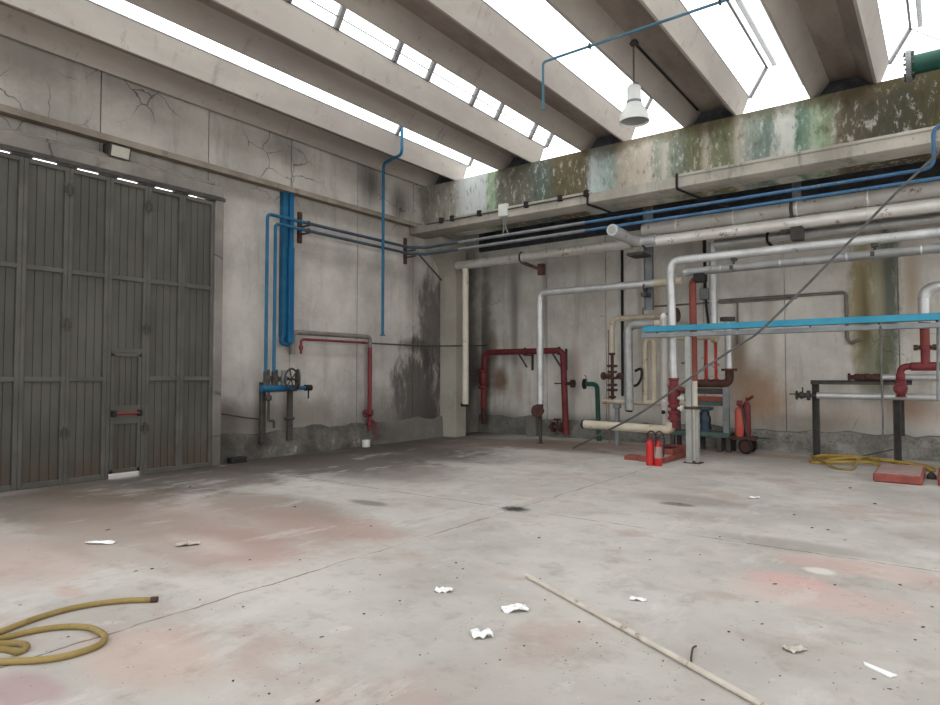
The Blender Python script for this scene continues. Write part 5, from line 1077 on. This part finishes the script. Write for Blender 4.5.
# pebbles and dry leaves one can count in the foreground
spots = [(364, 614, 2.3), (322, 637, 3.5), (456, 563, 2.2), (463, 569, 1.8), (457, 578, 1.5), (400, 601, 1.8), (539, 538, 2.2), (579, 622, 2.4), (524, 646, 1.8), (597, 643, 1.6), (540, 579, 1.5), (775, 584, 3.6), (757, 602, 3.4), (762, 624, 3.), (729, 632, 2.4), (743, 640, 2.8), (798, 648, 3.2), (923, 627, 3.6), (932, 607, 2.), (874, 679, 3.2), (890, 689, 3.), (663, 661, 2.6), (723, 681, 2.2), (269, 694, 2.3), (243, 607, 2.), (233, 681, 3.4), (318, 701, 4.), (68, 637, 2.), (136, 571, 3.), (152, 569, 2.4), (108, 530, 3.6), (20, 605, 2.6), (190, 487, 2.), (295, 507, 2.), (371, 526, 2.6), (850, 488, 3.6), (845, 540, 2.6), (828, 530, 2.2), (794, 515, 1.8), (875, 504, 2.4), (812, 528, 2.), (680, 504, 2.6), (703, 700, 3.), (780, 676, 1.8), (650, 560, 1.6), (620, 548, 1.6), (700, 555, 1.4), (720, 537, 1.4), (835, 585, 2.2), (900, 585, 2.4), (915, 640, 2.), (545, 600, 1.6), (500, 660, 1.8), (420, 655, 1.6), (380, 575, 1.6), (350, 592, 1.4), (250, 560, 1.8), (300, 560, 1.6), (200, 600, 1.6), (170, 630, 1.6)]
protoP, protoL = [], []
def blob_mesh(seed, flat):
    random.seed(seed); b = B(); n = 9; rings = [(0, .55), (.25, 1.), (.65, .85), (1., .3)]; vs = []
    for z, r in rings:
        for k in range(n):
            w = 2*math.pi*k/n; q = r*(1+random.uniform(-.3, .3)); vs.append((math.cos(w)*q, math.sin(w)*q*(.55 if flat else .8), z*(.35 if flat else .9)))
    b.add(vs, [(i*n+k, i*n+(k+1) % n, (i+1)*n+(k+1) % n, (i+1)*n+k) for i in range(3) for k in range(n)] + [tuple(range(n)), tuple(range(3*n, 4*n))])
    return b
base_o = {}
random.seed(3)
for i, (px, py, w) in enumerate(spots):
    leafy = w >= 2.6; key = (leafy, i % 3)
    p = gz(px, py); s = rad(w, p)
    if key not in base_o:
        o = obj('dry_leaf' if leafy else 'pebble', blob_mesh(i+11, leafy), 'leaf' if leafy else 'grit', origin=(0, 0, 0)); base_o[key] = o
    else: o = base_o[key].copy(); COL.objects.link(o)
    o.location = (p.x, p.y, 0); o.scale = (s*1.5, s*1.5, s*.8); o.rotation_euler = (0, 0, random.uniform(0, 6.28))
    if leafy: tag(o, 'small dry brown leaf fragment lying on the open floor', 'leaf', 'leaf fragments scattered on the floor')
    else: tag(o, 'tiny dark pebble of dirt lying on the open floor', 'pebble', 'dirt pebbles scattered on the floor')
# uncountable grit
random.seed(5); gb = B()
for i in range(900):
    px, py = random.uniform(-60, 1000), random.uniform(436, 720)
    if random.random() < .35: py = random.uniform(436, 520)
    p = gz(px, py)
    if p.x < XL+.15 or p.y > YW-.2: continue
    s = random.uniform(.25, .75)*max(.008, rad(1.2, p)*random.uniform(.5, 1.1)); w = random.uniform(0, 6.28)
    gb.add([(p.x+math.cos(w+k*1.57)*s*(1.4 if k % 2 else .8), p.y+math.sin(w+k*1.57)*s*(1.4 if k % 2 else .8), .0005) for k in range(4)] + [(p.x, p.y, s*.5)], [(0, 1, 4), (1, 2, 4), (2, 3, 4), (3, 0, 4), (3, 2, 1, 0)])
tag(obj('floor_grit', gb, 'grit'), 'fine dark grit and dust scattered over the whole concrete floor', 'grit', kind='stuff')
# ------------------------------------------------------------------ light
w = bpy.data.worlds.new('overcast_sky'); SC.world = w; w.use_nodes = True
bg = w.node_tree.nodes['Background']; bg.inputs[0].default_value = (.96, .98, 1., 1); bg.inputs[1].default_value = 3.4
SC.view_settings.view_transform = 'Standard'; SC.view_settings.look = 'None'; SC.view_settings.exposure = 0.; SC.view_settings.gamma = 1.
SC.cycles.use_denoising = True
SC.cycles.max_bounces = 8; SC.cycles.diffuse_bounces = 5; SC.cycles.transparent_max_bounces = 12; SC.cycles.sample_clamp_indirect = 6
